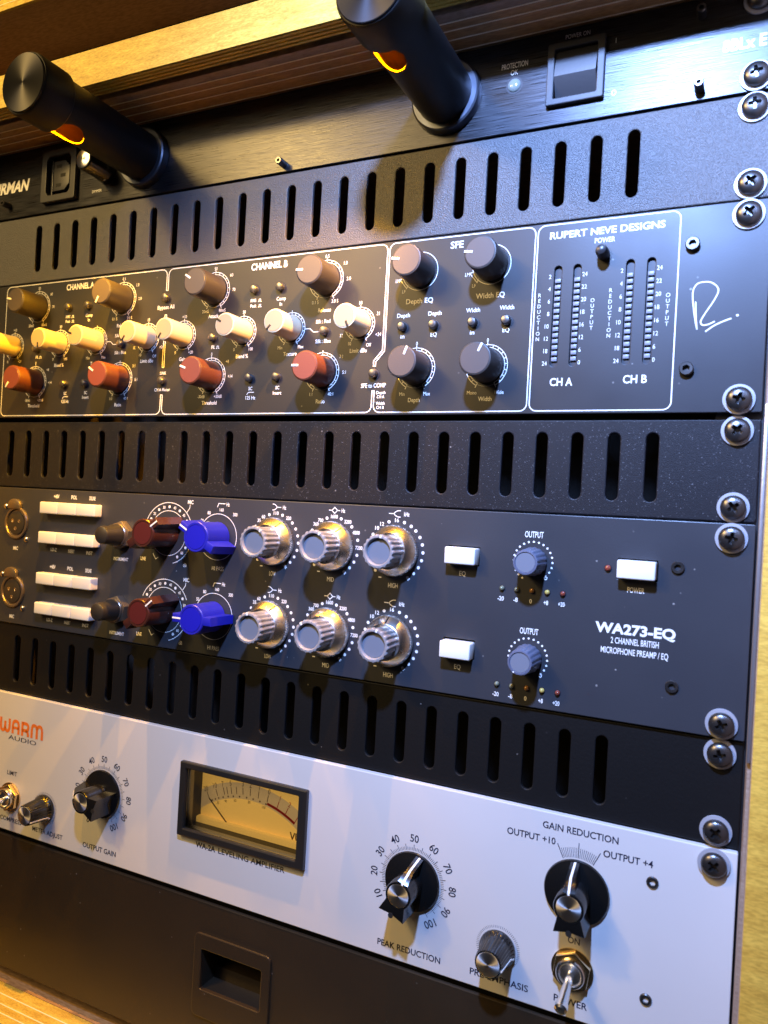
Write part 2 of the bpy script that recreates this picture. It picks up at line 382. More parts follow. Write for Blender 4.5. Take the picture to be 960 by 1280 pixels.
# top
wpart('top_board', 'brown_ply', cab, -262, 262, -0.4, YB, 0.8, 18.6)
tb = wpart('top_lining', 'dark_ply', cab, -262, 262, -27.4, -0.5, 3.2, 18.6)
for y0, y1, m in ply_y: wpart('ply_layer', m, tb, -241.9, 241.9, y0, y1, 0.7, 3.15, bev=0.08)
for y0, y1 in glue_y: wpart('glue_line', 'pale_ply', tb, -241.9, 241.9, y0+.02, y1-.02, 0.45, 3.1, bev=0)
wpart('recess_strip', 'void_black', cab, -262, 262, -33.0, -27.5, 9, 18.4)
bm = bmesh.new()     # front moulding with a ribbed underside, swept along x
prof = [(-43.5, 19.0), (-33.2, 19.0), (-33.2, 0.4)]
for k in range(4):
    y = -33.2-k*2.55
    prof += [(y-0.15, -0.5), (y-1.55, -0.5), (y-1.75, 0.5), (y-2.4, 0.5)]
prof += [(-43.5, -0.4)]
a = [bm.verts.new((-262, y, z)) for y, z in prof]; b = [bm.verts.new((263, y, z)) for y, z in prof]
bm.faces.new(a); bm.faces.new(b)
for k in range(len(prof)):
    k2 = (k+1) % len(prof); bm.faces.new((a[k], a[k2], b[k2], b[k]))
o = bpy.data.objects.new('front_moulding', finish(bm, 'front_moulding', 'gold_wood')); COL.objects.link(o); o.parent = cab
# upper shelf of the same cabinet
ub = wpart('upper_board', 'brown_ply', cab, -262, 262, -41.5, YB, 58.2, 78)
for k, (z0, z1, m) in enumerate([(58.0, 61.5, 'gold_wood'), (61.9, 65.2, 'gold_wood'), (65.6, 69, 'gold_wood'), (69.4, 78, 'gold_wood')]):
    wpart('ply_layer', m, ub, -262, 262, -43.5, -41.6, z0, z1, bev=0.1)
for z in (61.5, 65.2, 69.0): wpart('glue_line', 'pale_ply', ub, -262, 262, -43.6, -41.7, z+.02, z+.38, bev=0)
wpart('upper_back', 'brown_ply', cab, -262, 262, 60, 66, 18.7, 58.1)
# bottom
bb = wpart('bottom_board', 'gold_wood', cab, -262, 262, -27.4, YB, -559.8, -542.6)
for y0, y1, m in ply_y: wpart('ply_layer', 'gold_wood', bb, -241.9, 241.9, y0, y1, -542.55, -540.0, bev=0.08)
for y0, y1 in glue_y[:-1]: wpart('glue_line', 'pale_ply', bb, -241.9, 241.9, y0+.02, y1-.02, -542.5, -539.9, bev=0)
wpart('bottom_inner', 'brown_ply', bb, -241.9, 241.9, -0.4, YB-2, -542.5, -540.1, bev=0)
wpart('front_moulding', 'gold_wood', cab, -262, 262, -43.5, -33.0, -559.5, -541)
# sides and back
for s in (-1, 1):
    xs = sorted((s*242.3, s*261.8)); sb = wpart('side_board', 'dark_ply', cab, xs[0], xs[1], -27.4, YB, -542.4, 0.6)
    xs = sorted((s*243.5, s*263.4)); wpart('front_moulding', 'gold_wood_upright', cab, xs[0], xs[1], -43.6, -33.0, -560, -0.6, bev=0.4)
    xs = sorted((s*243.3, s*243.55)); wpart('edge_band', 'dark_ply', cab, xs[0], xs[1], -42.2, -34.5, -540, -1, bev=0)
    xs = sorted((s*224, s*242.2)); wpart('rack_rail', 'steel_dark', cab, xs[0], xs[1], 3.6, 5.6, -540, 0.4, bev=0)
    xs = sorted((s*242.0, s*243.35)); wpart('trim_strip', 'trim_silver', cab, xs[0], xs[1], -29.5, -27.6, -311, -178, bev=0.2)
for xs in ((-261.5, -248), (248, 261.5)): wpart('upper_side', 'brown_ply', cab, xs[0], xs[1], -20, 59.8, 18.65, 58.15, bev=0)
wpart('back_panel', 'void_black', cab, -262, 262, YB+.2, YB+6, -559, 77)  # unseen back, coloured black so the vent slots look dark

# ================================================================== VENT PANELS
def slots(n, pitch, ulast, v0, v1, wd):
    out = []
    for k in range(n):
        u = ulast-k*pitch; r = wd/2; p = []
        for i in range(9): a_ = math.pi*i/8; p.append((u+r*math.cos(a_), v1-r+r*math.sin(a_)))
        for i in range(9): a_ = math.pi+math.pi*i/8; p.append((u+r*math.cos(a_), v0+r+r*math.sin(a_)))
        out.append(p)
    return out
def vent(label, top, n, pitch, ulast, material, gap=0.5, off=(6.5, 35.8), w=-0.6, wd=5.2):
    d = Dev('vent_panel', label, 'vent panel', top, U, 'slotted vent panels between the units')
    H = U; t0, t1 = off
    me = plate('slotted_plate', rrect(-241.3, 241.3, 0.4, H-gap, 0.4, 2), slots(n, pitch, ulast, H-t1, H-t0, wd), w-2.0, w, material, 0.5)
    d.put('slotted_plate', me, 0, d.base)
    for u in (232.55, -232.55):
        for v in (top-6.35, d.base+6.35): rack_screw(d, u, v, w)
    return d

# ================================================================== POWER CONDITIONER
D = Dev('power_conditioner', 'brushed black power conditioner with two pull-out light tubes, topmost in the rack', 'power unit', 0, U)
H = U
D.put('front_panel', plate('front_panel', rrect(-241.3, 241.3, 0.45, H-0.35, 0.5, 2), [rrect(147.2, 169.6, H-34, H-9.2, 0.6, 2), rrect(-175, -153, H-36, H-7, 0.6, 2)], -3, 0, 'brushed_black', 0.25), 0, D.base)
chassis(D, H)
for u in (232.55, -232.55):
    for v in (-6.35, -38.1): rack_screw(D, u, v)
for u, v in ((210.4, -8.0), (210.9, -39.2), (2.6, -40.2), (-214, -35.6)): hex_bolt(D, u, v, 6.0, 1.95)
def tube_mesh():
    a = lathe_me('tube', [(12.6, 1), (14.0, 1), (14.0, 67.5), (12.6, 67.5)], ['tube_black', 'tube_inside'], 64)
    # close lathe ends into a wall: rebuild as a hollow section
    bm = bmesh.new(); n = 64; prof = [(14.0, 1), (14.0, 67.5), (13.3, 67.5), (13.3, 1)]; rings = []
    for r, w in prof: rings.append([bm.verts.new((r*math.sin(2*math.pi*k/n), r*math.cos(2*math.pi*k/n), w)) for k in range(n)])
    for i in range(4):
        A, B = rings[i], rings[(i+1) % 4]
        for k in range(n):
            f = bm.faces.new((A[k], B[k], B[(k+1) % n], A[(k+1) % n])); f.material_index = 1 if i == 2 else 0
    a = finish(bm, 'tube', ['tube_black', 'tube_inside'])
    bm = bmesh.new(); pts = [(8.4*math.cos(t), 59.0+9.2*math.sin(t)) for t in [2*math.pi*k/40 for k in range(40)]]
    f = bm.faces.new([bm.verts.new((x, -20, z)) for x, z in pts]); r = bmesh.ops.extrude_face_region(bm, geom=[f])
    bmesh.ops.translate(bm, verts=[g_ for g_ in r['geom'] if isinstance(g_, bmesh.types.BMVert)], vec=(0, 14, 0))
    c = finish(bm, 'cut', ['tube_inside'], smooth=False); c.materials.clear(); c.materials.append(MAT['tube_black']); c.materials.append(MAT['tube_inside'])
    for p in c.polygons: p.material_index = 1
    return boolean(a, c)
def light_tube(u, v, turn, power):
    t = D.put('light_tube', cached('tube', tube_mesh), u, v, 0, turn)
    hd = put('tube_head', cached('thead', lambda: lathe_me('tube_head', [(0, 66.8), (15.2, 66.8), (15.9, 67.6), (15.9, 83.8), (15.3, 84.9), (0, 84.9)], 'tube_black', 64)), t)
    put('end_cap', cached('tcap', lambda: lathe_me('end_cap', [(0, 84.95), (14.9, 84.95), (14.9, 85.6), (14.5, 85.9), (0, 86.0)], 'tube_cap', 64)), hd)
    put('collar', cached('tcol', lambda: lathe_me('collar', [(14.1, 0.05), (17.4, 0.05), (17.6, 0.5), (17.2, 4.4), (16.4, 5.0), (14.1, 5.0)], 'collar_metal', 48)), t)
    put('bulb', cached('tbulb', lambda: lathe_me('bulb', [(0, 55.2), (2.2, 55.2), (2.4, 57), (2.4, 61), (1.5, 62.6), (0, 63)], 'bulb', 20)), t, 4.8, 4.2)
    l = bpy.data.lights.new('tube_lamp', 'SPOT'); l.energy = power; l.color = (1.0, 0.45, 0.012); l.shadow_soft_size = 2.6*S; l.spot_size = rad(128); l.spot_blend = 0.15
    lo = bpy.data.objects.new('tube_lamp', l); COL.objects.link(lo); lo.parent = t; lo.location = (4.8*S, -2.2*S, 59*S); lo.rotation_euler = (rad(-90), 0, 0)
mat('bulb', (0.9, 0.8, 0.5), 0.3, emit=(1.0, 0.62, 0.16), estr=1.2)
light_tube(-96.6, -22.2, 3, 5.5)
light_tube(96.2, -22.2, -21, 7.5)
# outlet
o = D.put('power_outlet', plate('outlet_frame', rrect(-15, 15, -16.6, 16.6, 1.2, 3), [[(-8.6, 12.4), (8.6, 12.4), (10.6, 10), (10.6, -10), (8.6, -12.4), (-8.6, -12.4), (-10.6, -10), (-10.6, 10)]], 0.05, 3.4, 'rocker_black', 0.4), -166.5, -22.4)
put('socket', cached('iec', lambda: (lambda bm: (prism(bm, [(-6, 9.5), (4, 9.5), (8, 5.5), (8, -5.5), (4, -9.5), (-6, -9.5)], -6, 1.6, 0.5), finish(bm, 'socket', 'rocker_black'))[1])(bmesh.new())), o)
for x, y in ((-1.2, 6), (2.6, 0), (-1.2, -6)): put('contact_slot', cached('iecs', lambda: box_me('slot', 'void_black', -2.2, 2.2, -1.1, 1.1, 0, 0.06)), o, x, y, 1.62)
# dimmer knob
k = D.put('dimmer_knob', lathe_me('dimmer_knob', [(0, 0.1), (7.0, 0.1), (7.2, 0.8), (7.0, 3.6), (6.5, 4.4), (6.3, 18.2), (5.9, 18.8), (0, 18.8)], 'bakelite', 40), -127.2, -25.6)
put('metal_cap', lathe_me('metal_cap', [(0, 18.85), (5.5, 18.85), (5.5, 19.3), (5.2, 19.5), (0, 19.5)], 'cap_metal', 40), k)
put('pointer_dot', lathe_me('pointer_dot', [(0, 3.7), (1.0, 3.7), (1.0, 4.15), (0, 4.3)], 'print_white', 14), k, 1.6, -6.0)
# protection lamp and rocker
lamp_dome(D, 129.6, -21.9, 3.1, 'led_white')
rk = D.put('rocker_switch', plate('switch_frame', rrect(-12.9, 12.9, -14.2, 14.2, 0.8, 3), [rrect(-9.6, 9.6, -11.2, 11.2, 0.5, 2)], 0.05, 2.8, 'rocker_black', 0.45), 158.4, -21.8)
bm = bmesh.new()
for (y0, z0), (y1, z1) in (((10.9, 0.6), (-1.6, 3.6)),):
    pr = [(-10.9, -6), (10.9, -6), (10.9, 0.6), (-1.6, 3.8), (-1.9, 3.7), (-10.9, -2.2)]
    A = [bm.verts.new((-9.3, y, z)) for y, z in pr]; B = [bm.verts.new((9.3, y, z)) for y, z in pr]
    bm.faces.new(A); bm.faces.new(B)
    for i in range(len(pr)): bm.faces.new((A[i], A[(i+1) % 6], B[(i+1) % 6], B[i]))
put('rocker', finish(bm, 'rocker', 'rocker_black'), rk)
P = Print(); P.text('PROTECTION', 129.3, -12.2, 2.5, 12.6, bold=0.015).text('OK', 129.3, -15.6, 2.3, 3.6, bold=0.015)
P.text('POWER ON', 158.2, -4.3, 2.0, 11).text('I', 175.3, -10.7, 2.2).text('O', 175.5, -34.0, 2.4, 2.2, bold=0.03)
P.text('8BLx E', 219.2, -23.2, 4.7, 16.6, align='l', bold=0.03); P.text('DIMMER', -135.4, -35.9, 1.7, 8)
P.split('print_white', D)
P = Print(); n0 = len(P.v); P.text('FURMAN', -197.0, -23.2, 7.0, 37.5, align='r', bold=0.035)
P.v = [(x+(y+23.2)*0.22, y, z) for x, y, z in P.v]; P.build('lettering', 'print_white', D, cu=-215, cv=-23)

# vent 1
vent('grainy black vent panel right under the light tube unit', -U, 24, 16.108, 16.108*11.5, 'coarse_powder', off=(7.4, 37.2), w=-0.4, gap=0.6)

# ================================================================== STEREO COMPRESSOR
C_ = Dev('stereo_compressor', 'black two-channel compressor with cream, red and grey knobs and LED ladder meters', 'compressor', -2*U, 2*U)
H = 2*U
mslots = [155.1, 163.8, 186.7, 195.5]
def stadium(u, v0, v1, r):
    return [(u+r*math.cos(math.pi*i/8), v1-r+r*math.sin(math.pi*i/8)) for i in range(9)]+[(u-r*math.cos(math.pi*i/8), v0+r-r*math.sin(math.pi*i/8)) for i in range(9)]
C_.put('front_panel', plate('front_panel', rrect(-241.3, 241.3, 1.1, H-0.3, 0.6, 2), [stadium(u, -155.3-C_.base, -109.3-C_.base, 1.65) for u in mslots], -3, 0, 'anodised_black', 0.3), 0, C_.base)
chassis(C_, H)
for u in (232.55, -232.55):
    for v in (-2*U-6.35, -4*U+6.35): rack_screw(C_, u, v)
hex_bolt(C_, 211.7, -105.5, 2.4, 2.9); hex_bolt(C_, 211.8, -158.3, 2.4, 2.9)

def rnd_knob(u, v, big, color, ang, pointer, name=None):
    R, hh = (7.75, 17.6) if big else (6.35, 16.8)
    body = lathe_me_c(('rk', big, color), [(0, 0.25), (R+.25, 0.25), (R+.4, 0.9), (R+.1, 3.2), (R, hh-0.7), (R-.25, hh-0.2), (R-.75, hh), (0, hh)], 'knob_'+color, 56)
    k = C_.put('control_knob', body, u, v, 0, -ang)
    put('cap', lathe_me_c(('rc', big, color), [(0, hh+.02), (R-.85, hh+.02), (R-.95, hh+.18), (0, hh+.2)], 'cap_'+color, 48), k)
    bl = R*0.52
    put('pointer_line', cached(('rp', big, pointer), lambda: box_me('pointer', pointer, -0.55, 0.55, R-0.25-bl, R-0.2, hh+.1, hh+.34, bev=0.05)), k)
    return k
def lathe_me_c(key, prof, m, n): return cached(key, lambda: lathe_me(str(key[0]), prof, m, n))
def rnd_scale(u, v, big, labels, title, ty, full=True, minmax=None):
    P = Print(); R = 9.65 if big else 8.0
    P.arc(u, v, R+.55, -153, 153, 0.32); P.arc(u, v, R-.75, -153, 153, 0.26)
    for i in range(19): P.tick(u, v, -153+17*i, R-.75, R+.55, 0.34)
    for a_ in (-153, 0, 153): P.tick(u, v, a_, R-.75, R+1.7, 0.36)
    for a_, t, dr in labels:
        x, y = P.at(u, v, R+dr, a_); P.text(t, x, y, 1.75, cond=0.82)
    if title: P.text(title, u, v+ty, 2.05, cond=0.86, bold=0.01)
    P.build('dial_scale', 'print_white', C_, cu=u, cv=v)
    P = Print(); P.arc(u, v, R-.1, 153, 207, 0.2, 16); P.build('dial_baseline', 'print_shaded', C_, cu=u, cv=v)  # lower arc greyed to stand for the knob's shadow on the white print
dxA = -141.6
def push(u, v, m='button_steel', r=2.35, h=3.2):
    o = C_.put('push_button', cached(('pb', m, r), lambda: lathe_me('push_button', [(0, 0), (r, 0), (r, h*.45), (r*.97, h*.75), (r*.75, h*.95), (r*.4, h), (0, h*1.02)], m, 28)), u, v)
    put('seat_ring', cached(('pr', r), lambda: lathe_me('seat_ring', [(r*1.03, 0.02), (r*1.32, 0.02), (r*1.32, 0.2), (r*1.03, 0.2)], 'slot_dark', 28)), o)
LT = Print()
for dx, angs in ((0, dict(att=-58, rel=-88, thr=-70, rat=-88, gain=-144, blend=-58, tex=-137, lim=157)),
                 (dxA, dict(att=-78, rel=-151, thr=-144, rat=-58, gain=-120, blend=176, tex=-70, lim=-145))):
    ua, ur = -39.5+dx, 33.1+dx; v1, v2, vm = -105.3, -153.9, -129.9
    rnd_scale(ua, v1, True, [(0, '50', 2.7), (55, '60', 4.0), (92, '70', 3.6), (153, '80mS', 3.4), (-153, '20mS', 3.4)], 'Attack', -14.6)
    rnd_scale(ur, v1, True, [(0, '0.5', 2.7), (55, '1.0', 4.0), (92, '2.0', 3.8), (153, '3.0 S', 3.4), (-153, '0.1 S', 3.4)], 'Release', -15.9)
    rnd_scale(ua+.3, v2, True, [(0, '0', 2.7), (55, '+8', 4.0), (92, '+14', 4.0), (153, '+20dB', 3.4), (-153, '-30dB', 3.4)], 'Threshold', -15.2)
    rnd_scale(ur+.4, v2, True, [(55, '3:1', 3.9), (92, '5:1', 3.7), (153, '40:1', 3.4), (-153, '1:1', 3.4)], 'Ratio', -15.4)
    rnd_knob(ua, v1, True, 'charcoal', angs['att'], 'print_white'); rnd_knob(ur, v1, True, 'charcoal', angs['rel'], 'print_white')
    rnd_knob(ua+.3, v2, True, 'red', angs['thr'], 'print_white'); rnd_knob(ur+.4, v2, True, 'red', angs['rat'], 'print_white')
    for key, u0, lab, ttl in (('gain', -60.2, [(0, '+10', 2.9), (150, '+20', 3.4), (-150, '0', 3.2)], 'Gain'), ('blend', -18.3, [(0, '50', 2.9), (150, '100', 3.4), (-150, '0', 3.2)], 'Blend %'),
                              ('tex', 13.1, [(147, 'Max', 4.0), (-147, 'Min', 4.0)], 'Texture'), ('lim', 54.4, [(0, '18', 2.9), (65, '21', 3.4), (118, '+24', 4.4), (152, 'Off', 4.4), (-152, '10', 3.2), (-118, '12', 3.6)], 'Limit dBu')):
        rnd_scale(u0+dx, vm, False, lab, ttl, -13.6); rnd_knob(u0+dx, vm, False, 'cream', angs[key], 'ink_black')
    for u0, v0 in ((-11.6, -107.2), (5.3, -107.2), (-38.4, -132.4), (34.2, -132.6), (-11.8, -155.9), (5.8, -155.8)): push(u0+dx, v0)
    LT.text('CHANNEL '+('B' if dx == 0 else 'A'), -3.4+dx, -94.4, 3.5, 23.6, bold=0.03)
    for t, u0, v0, h_ in (('RMS', -12.6, -113, 1.7), ('Peak', -12.4, -116, 1.7), ('Comp', 5.6, -113.2, 1.9), ('In', 5.6, -116.1, 1.9), ('FIL', -38.4, -137.6, 1.8), ('Silk : Red', 32.6, -127.2, 1.9),
                          ('Silk : Blue', 33.2, -137.6, 1.9), ('SC', -11.4, -161.6, 1.8), ('125 Hz', -11.0, -166.7, 1.9), ('SC', 6.3, -161.5, 1.8), ('Insert', 6.3, -164.3, 1.9)):
        LT.text(t, u0+dx, v0, h_, cond=0.85, bold=0.012)
    for u0, v0 in ((-8.4, -113.2), (-8.2, -116.2), (-35.4, -137.8)): LT.stroke([(u0+dx-1, v0-.6), (u0+dx-.4, v0-.6), (u0+dx-.4, v0+.7), (u0+dx+.6, v0+.7), (u0+dx+.6, v0-.6), (u0+dx+1.2, v0-.6)], 0.35)
    LT.stroke([(-13.6+dx, -165), (-12.6+dx, -163.7), (-8.8+dx, -163.7)], 0.35)
    LT.stroke([(21.6+dx, -130.6), (24.8+dx, -130.6), (27+dx, -132.5), (30+dx, -132.5)], 0.4)
# side-field section
for u, ang in ((86.6, -80), (123.3, -84)):
    P = Print(); P.arc(u, -105.6, 9.4, 0, 360, 0.34); P.stroke([P.at(u, -105.6, 11.2, -108), P.at(u, -105.6, 10.6, -140), P.at(u, -105.6, 8.9, -136)], 0.34)
    P.tick(u, -105.6, -108, 9.8, 11.2, 0.34); P.text('LM', u-11.9, -109.5, 1.7, cond=0.8); P.text('LF', u-8.3, -115.2, 1.7, cond=0.8)
    P.build('dial_scale', 'print_white', C_, cu=u, cv=-105.6); rnd_knob(u, -105.6, True, 'charcoal', ang, 'print_white')
rnd_scale(87.0, -153.9, True, [(0, '0', 2.7), (152, 'Max', 4.5), (-152, 'Min', 4.5)], 'Depth', -15.5); rnd_knob(87.0, -153.9, True, 'charcoal', 21, 'print_white')
rnd_scale(123.5, -153.9, True, [(0, '0', 2.7), (152, 'Wide', 4.5), (-152, 'Mono', 4.5)], 'Width', -15.5); rnd_knob(123.5, -153.9, True, 'charcoal', 25, 'print_white')
for u in (79.0, 95.7, 115.8, 132.2): push(u, -132.9)
push(64.4, -155.8); push(-74.3, -107.0); push(-73.9, -155.8); push(175.1, -106.2, 'button_black', 2.75, 8.2)
for t, u, v, h_, w_ in (('SFE', 105.3, -94.4, 3.2, 6.6), ('Depth EQ', 87.1, -120.3, 2.4, 14.4), ('Width EQ', 123.4, -120.3, 2.4, 14.2), ('Depth', 78.9, -127.1, 2.0, 7), ('in', 78.9, -137.6, 2.0, 2.2), ('Depth', 95.7, -127, 2.0, 7),
                        ('EQ', 95.6, -137.4, 2.0, 3.3), ('Width', 115.3, -126.8, 2.0, 7), ('in', 115.4, -137.5, 2.0, 2.2), ('Width', 131.9, -126.6, 2.0, 7), ('EQ', 132, -137.2, 2.0, 3.3), ('Bypass All', -74.6, -112.4, 2.2, 12.5),
                        ('LINK', -74.0, -151.2, 1.7, 4.6), ('CH A Master', -74.0, -160.9, 1.8, 11.8), ('SFE to COMP', 64.2, -161.7, 2.1, 14), ('Depth', 68.6, -165.4, 1.5, 5.2), ('CH A', 68.6, -167.5, 1.5, 4.2), ('Width', 68.6, -170.8, 1.5, 5), ('CH B', 68.6, -172.9, 1.5, 4.2),
                        ('POWER', 175.2, -99.5, 2.2, 8.8), ('CH A', 159.1, -162.3, 3.4, 10.2), ('CH B', 191.1, -161.9, 3.4, 10)):
    LT.text(t, u, v, h_, w_, bold=0.02 if h_ > 3 else 0.012)
LT.text('RUPERT NEVE DESIGNS', 175.4, -95.2, 3.0, 49.8, bold=0.025)
for u0 in (0, 31.7):
    for k, t in enumerate(('2', '4', '6', '8', '10', '12', '18', '24')): LT.text(t, 152.1+u0, -114-k*5.67, 1.9, align='r', cond=0.85)
    for k, t in enumerate(('24', '22', '20', '18', '16', '12', '6', '0')): LT.text(t, 166.1+u0, -114-k*5.67, 1.9, align='l', cond=0.85)
    for k, t in enumerate('REDUCTION'): LT.text(t, 147.2+u0, -122.2-k*2.52, 1.7, cond=0.95)
    for k, t in enumerate('OUTPUT'): LT.text(t, 171.2+u0, -126.1-k*2.48, 1.7, cond=0.95)
LT.split('print_white', C_, rest='symbol_marks')
# box outlines
def corner(cx, cy, r, a0, a1, n=7): return [(cx+r*math.cos(rad(a0+(a1-a0)*k/n)), cy+r*math.sin(rad(a0+(a1-a0)*k/n))) for k in range(n+1)]
T_, B_ = -90.2, -175.4; lw = 0.52; r = 3.4
P = Print()
P.stroke([(-75.0, -102.6)]+corner(-75.0-r, T_-r, r, 0, 90)+corner(-211.4+r, T_-r, r, 90, 180)+corner(-211.4+r, B_+r, r, 180, 270)+corner(-75-r, B_+r, r, 270, 360)+[(-75.0, -164)], lw)
P.stroke([(-73.7, -102.6)]+corner(-73.7+r, T_-r, r, 180, 90)+corner(68.2-r, T_-r, r, 90, 0)+[(68.2, -144), (63.6, -149.2), (63.6, -151.9)], lw)
P.stroke([(-73.7, -164)]+corner(-73.7+r, B_+r, r, 180, 270)+corner(63.6-r, B_+r, r, 270, 360)+[(63.6, -164.4)], lw)
P.stroke([(64.8, -151.9), (64.8, -149.7), (69.4, -144.4)]+corner(69.4+r, T_-r, r, 180, 90)+corner(143.8-r, T_-r, r, 90, 0)+corner(143.8-r, B_+r, r, 0, -90)+corner(64.8+r, B_+r, r, 270, 180)+[(64.8, -164.4)], lw)
P.stroke([(-75.0, -117), (-75.0, -147.8)], lw); P.stroke([(-73.7, -117), (-73.7, -147.8)], lw)
for u, v in ((-74.35, -102.6), (-74.35, -117), (-74.35, -147.8), (-74.35, -164), (64.2, -151.9), (64.2, -164.4)): P.stroke([(u-.8, v), (u+.8, v)], 0.5)
P.stroke(corner(206.4-r, T_-r, r, 0, 90)+corner(145+r, T_-r, r, 90, 180)+corner(145+r, B_+r, r, 180, 270)+corner(206.4-r, B_+r, r, 270, 360), lw, closed=True)
P.build('box_outline', 'print_white', C_, cu=0, cv=-133)
P = Print()     # hand-drawn initial
def smooth(pts, n=8):
    out = []
    for i in range(len(pts)-1):
        p0, p1, p2, p3 = pts[max(0, i-1)], pts[i], pts[i+1], pts[min(len(pts)-1, i+2)]
        for k in range(n):
            t = k/n; out.append(tuple(0.5*((2*p1[j])+(-p0[j]+p2[j])*t+(2*p0[j]-5*p1[j]+4*p2[j]-p3[j])*t*t+(-p0[j]+3*p1[j]-3*p2[j]+p3[j])*t**3) for j in (0, 1)))
    return out+[pts[-1]]
P.stroke(smooth([(214.0, -129.8), (214.4, -136), (215.0, -141.4), (213.4, -133), (212.7, -126), (214.0, -122.6), (216.8, -121.7), (220.2, -122.4), (222.6, -125.4), (221.2, -129.6), (218.2, -134.6), (216.4, -138.2), (217.2, -139.9), (219.4, -139.7), (221.8, -138.6)]), 0.55)
P.stroke(smooth([(218.4, -142.7), (221.6, -140.4), (225, -138.8), (228.1, -137.7)]), 0.6); P.dot(230.3, -136.6, 0.5); P.build('signature', 'print_white', C_, cu=218, cv=-132)
# LED ladders
for u in mslots:
    bd = C_.put('level_meter', cached('mback', lambda: box_me('meter_well', 'slot_dark', -1.6, 1.6, -22.9, 22.9, -2.9, -1.6)), u, -132.3)
    for k in range(14): put('led_segment', cached('led', lambda: box_me('led_segment', 'led_clear', -1.3, 1.3, -0.92, 0.92, 0, 1.0, bev=0.2)), bd, 0, 132.3-115.9-2.76*k, -1.55)

# vent 2
vent('glittery black vent panel between the compressor and the slate preamp', -4*U, 27, 16.061, 199.66, 'sparkle_powder', gap=1.7, off=(7.3, 37.2), w=-1.6)

# ================================================================== TWO CHANNEL PREAMP
W = Dev('channel_preamp', 'slate grey two-channel preamp and equaliser with blue, maroon and silver-ringed knobs', 'preamp', -5*U, 2*U)
eqh = [rrect(109.3, 125.3, v-4.6-W.base, v+4.6-W.base, 0.5, 2) for v in (-244.3, -288.4)]+[rrect(188.2, 204.9, -249.2-W.base, -240-W.base, 0.5, 2)]
W.put('front_panel', plate('front_panel', rrect(-241.3, 241.3, 0.5, H-0.3, 0.6, 2), eqh, -3, 0.2, 'slate_paint', 0.3), 0, W.base)
W.put('chassis', box_me('chassis', 'void_black', -214, 214, 1.5, H-1.5, -240, -3.4))
for u in (232.55, -232.55):
    for v in (-5*U-6.35, -7*U+6.35): rack_screw(W, u, v, 0.2)
hex_bolt(W, 212.7, -242.2, 1.4, 2.7); hex_bolt(W, 212.8, -292.4, 1.4, 2.7)
def white_button(dev, name, u, v, wd, hh, h):
    def mk():
        bm = bmesh.new(); box(bm, -wd/2, wd/2, -hh/2, hh/2, -2.5, h, bev=0.75, seg=3); return finish(bm, 'button', 'button_white')
    return dev.put(name, cached(('wb', wd, hh, h), mk), u, v)
def gold_knob(u, v, a_in, a_out):
    def ring():
        prof = [(0, 0.3), (12.2, 0.3), (12.75, 0.7), (12.75, 3.9), (12.3, 4.4), (9.2, 8.6), (8.9, 8.8), (0, 8.8)]
        return lathe_me('outer_ring', prof, 'spun_aluminium', 176, mod=lambda t, i, k: (0.958 if k % 2 else 1.0) if i in (2, 3) else 1.0, angle=28)
    o = W.put('concentric_knob', cached('gring', ring), u, v, 0.2, -a_out)
    put('index_line', cached('gline', lambda: (lambda bm: (prism(bm, [(-0.35, 9.3), (0.35, 9.3), (0.4, 12.2), (-0.4, 12.2)], 4.2, 4.9), [setattr(q.co, 'z', q.co.z+(12.3-q.co.y)*1.355-.45) for q in bm.verts], finish(bm, 'index_line', 'ink_black'))[2])(bmesh.new())), o)
    def inner():
        n = 128
        return lathe_me('inner_knob', [(0, 8.9), (7.4, 8.9), (7.6, 9.4), (7.9, 17.2), (8.3, 17.6), (8.35, 19.6), (8.1, 20.2), (7.6, 20.4), (6.7, 20.4), (6.3, 20.0), (6.1, 18.4), (0, 18.4)], 'knob_slate', n,
                        mod=lambda t, i, k: (1-0.085*(0.5-0.5*math.cos(18*t))**1.5) if 1 <= i <= 6 else 1.0, angle=40)
    k = put('inner_knob', cached('ginner', inner), o, 0, 0, 0, a_out-a_in)
    put('cap', cached('gcap', lambda: lathe_me('cap', [(0, 18.42), (6.0, 18.42), (5.9, 18.6), (0, 18.65)], 'cap_slate', 48)), k)
    put('pointer_line', cached('gptr', lambda: box_me('pointer', 'print_white', -0.5, 0.5, 6.5, 8.0, 20.1, 20.6, bev=0.08)), k)
def wing_mesh(m, R, L, b, h):
    bm = bmesh.new(); a_ = math.asin(b/R)
    lathe(bm, [(0, 0.5), (R*1.02, 0.5), (R, 1.5), (R, h-0.6), (R-.5, h), (R-1.5, h), (R-1.7, h-1.1), (0, h-1.1)], 48)
    for s_ in (0, 1):
        pts = [(-b, R*0.5), (b, R*0.5), (b, L), (-b, L)]
        if s_: pts = [(-x, -y) for x, y in pts]
        f = len(bm.verts); prism(bm, pts, 0.6, h-.15, 0.45, 2)
    for v in bm.verts:      # fins flare a little towards the foot and stop short of the recessed cap
        if abs(v.co.y) > R+.3 and v.co.z < h/2: v.co.y *= 1.09
    # keep cap recess clear
    return finish(bm, 'wing_knob', m, 30)
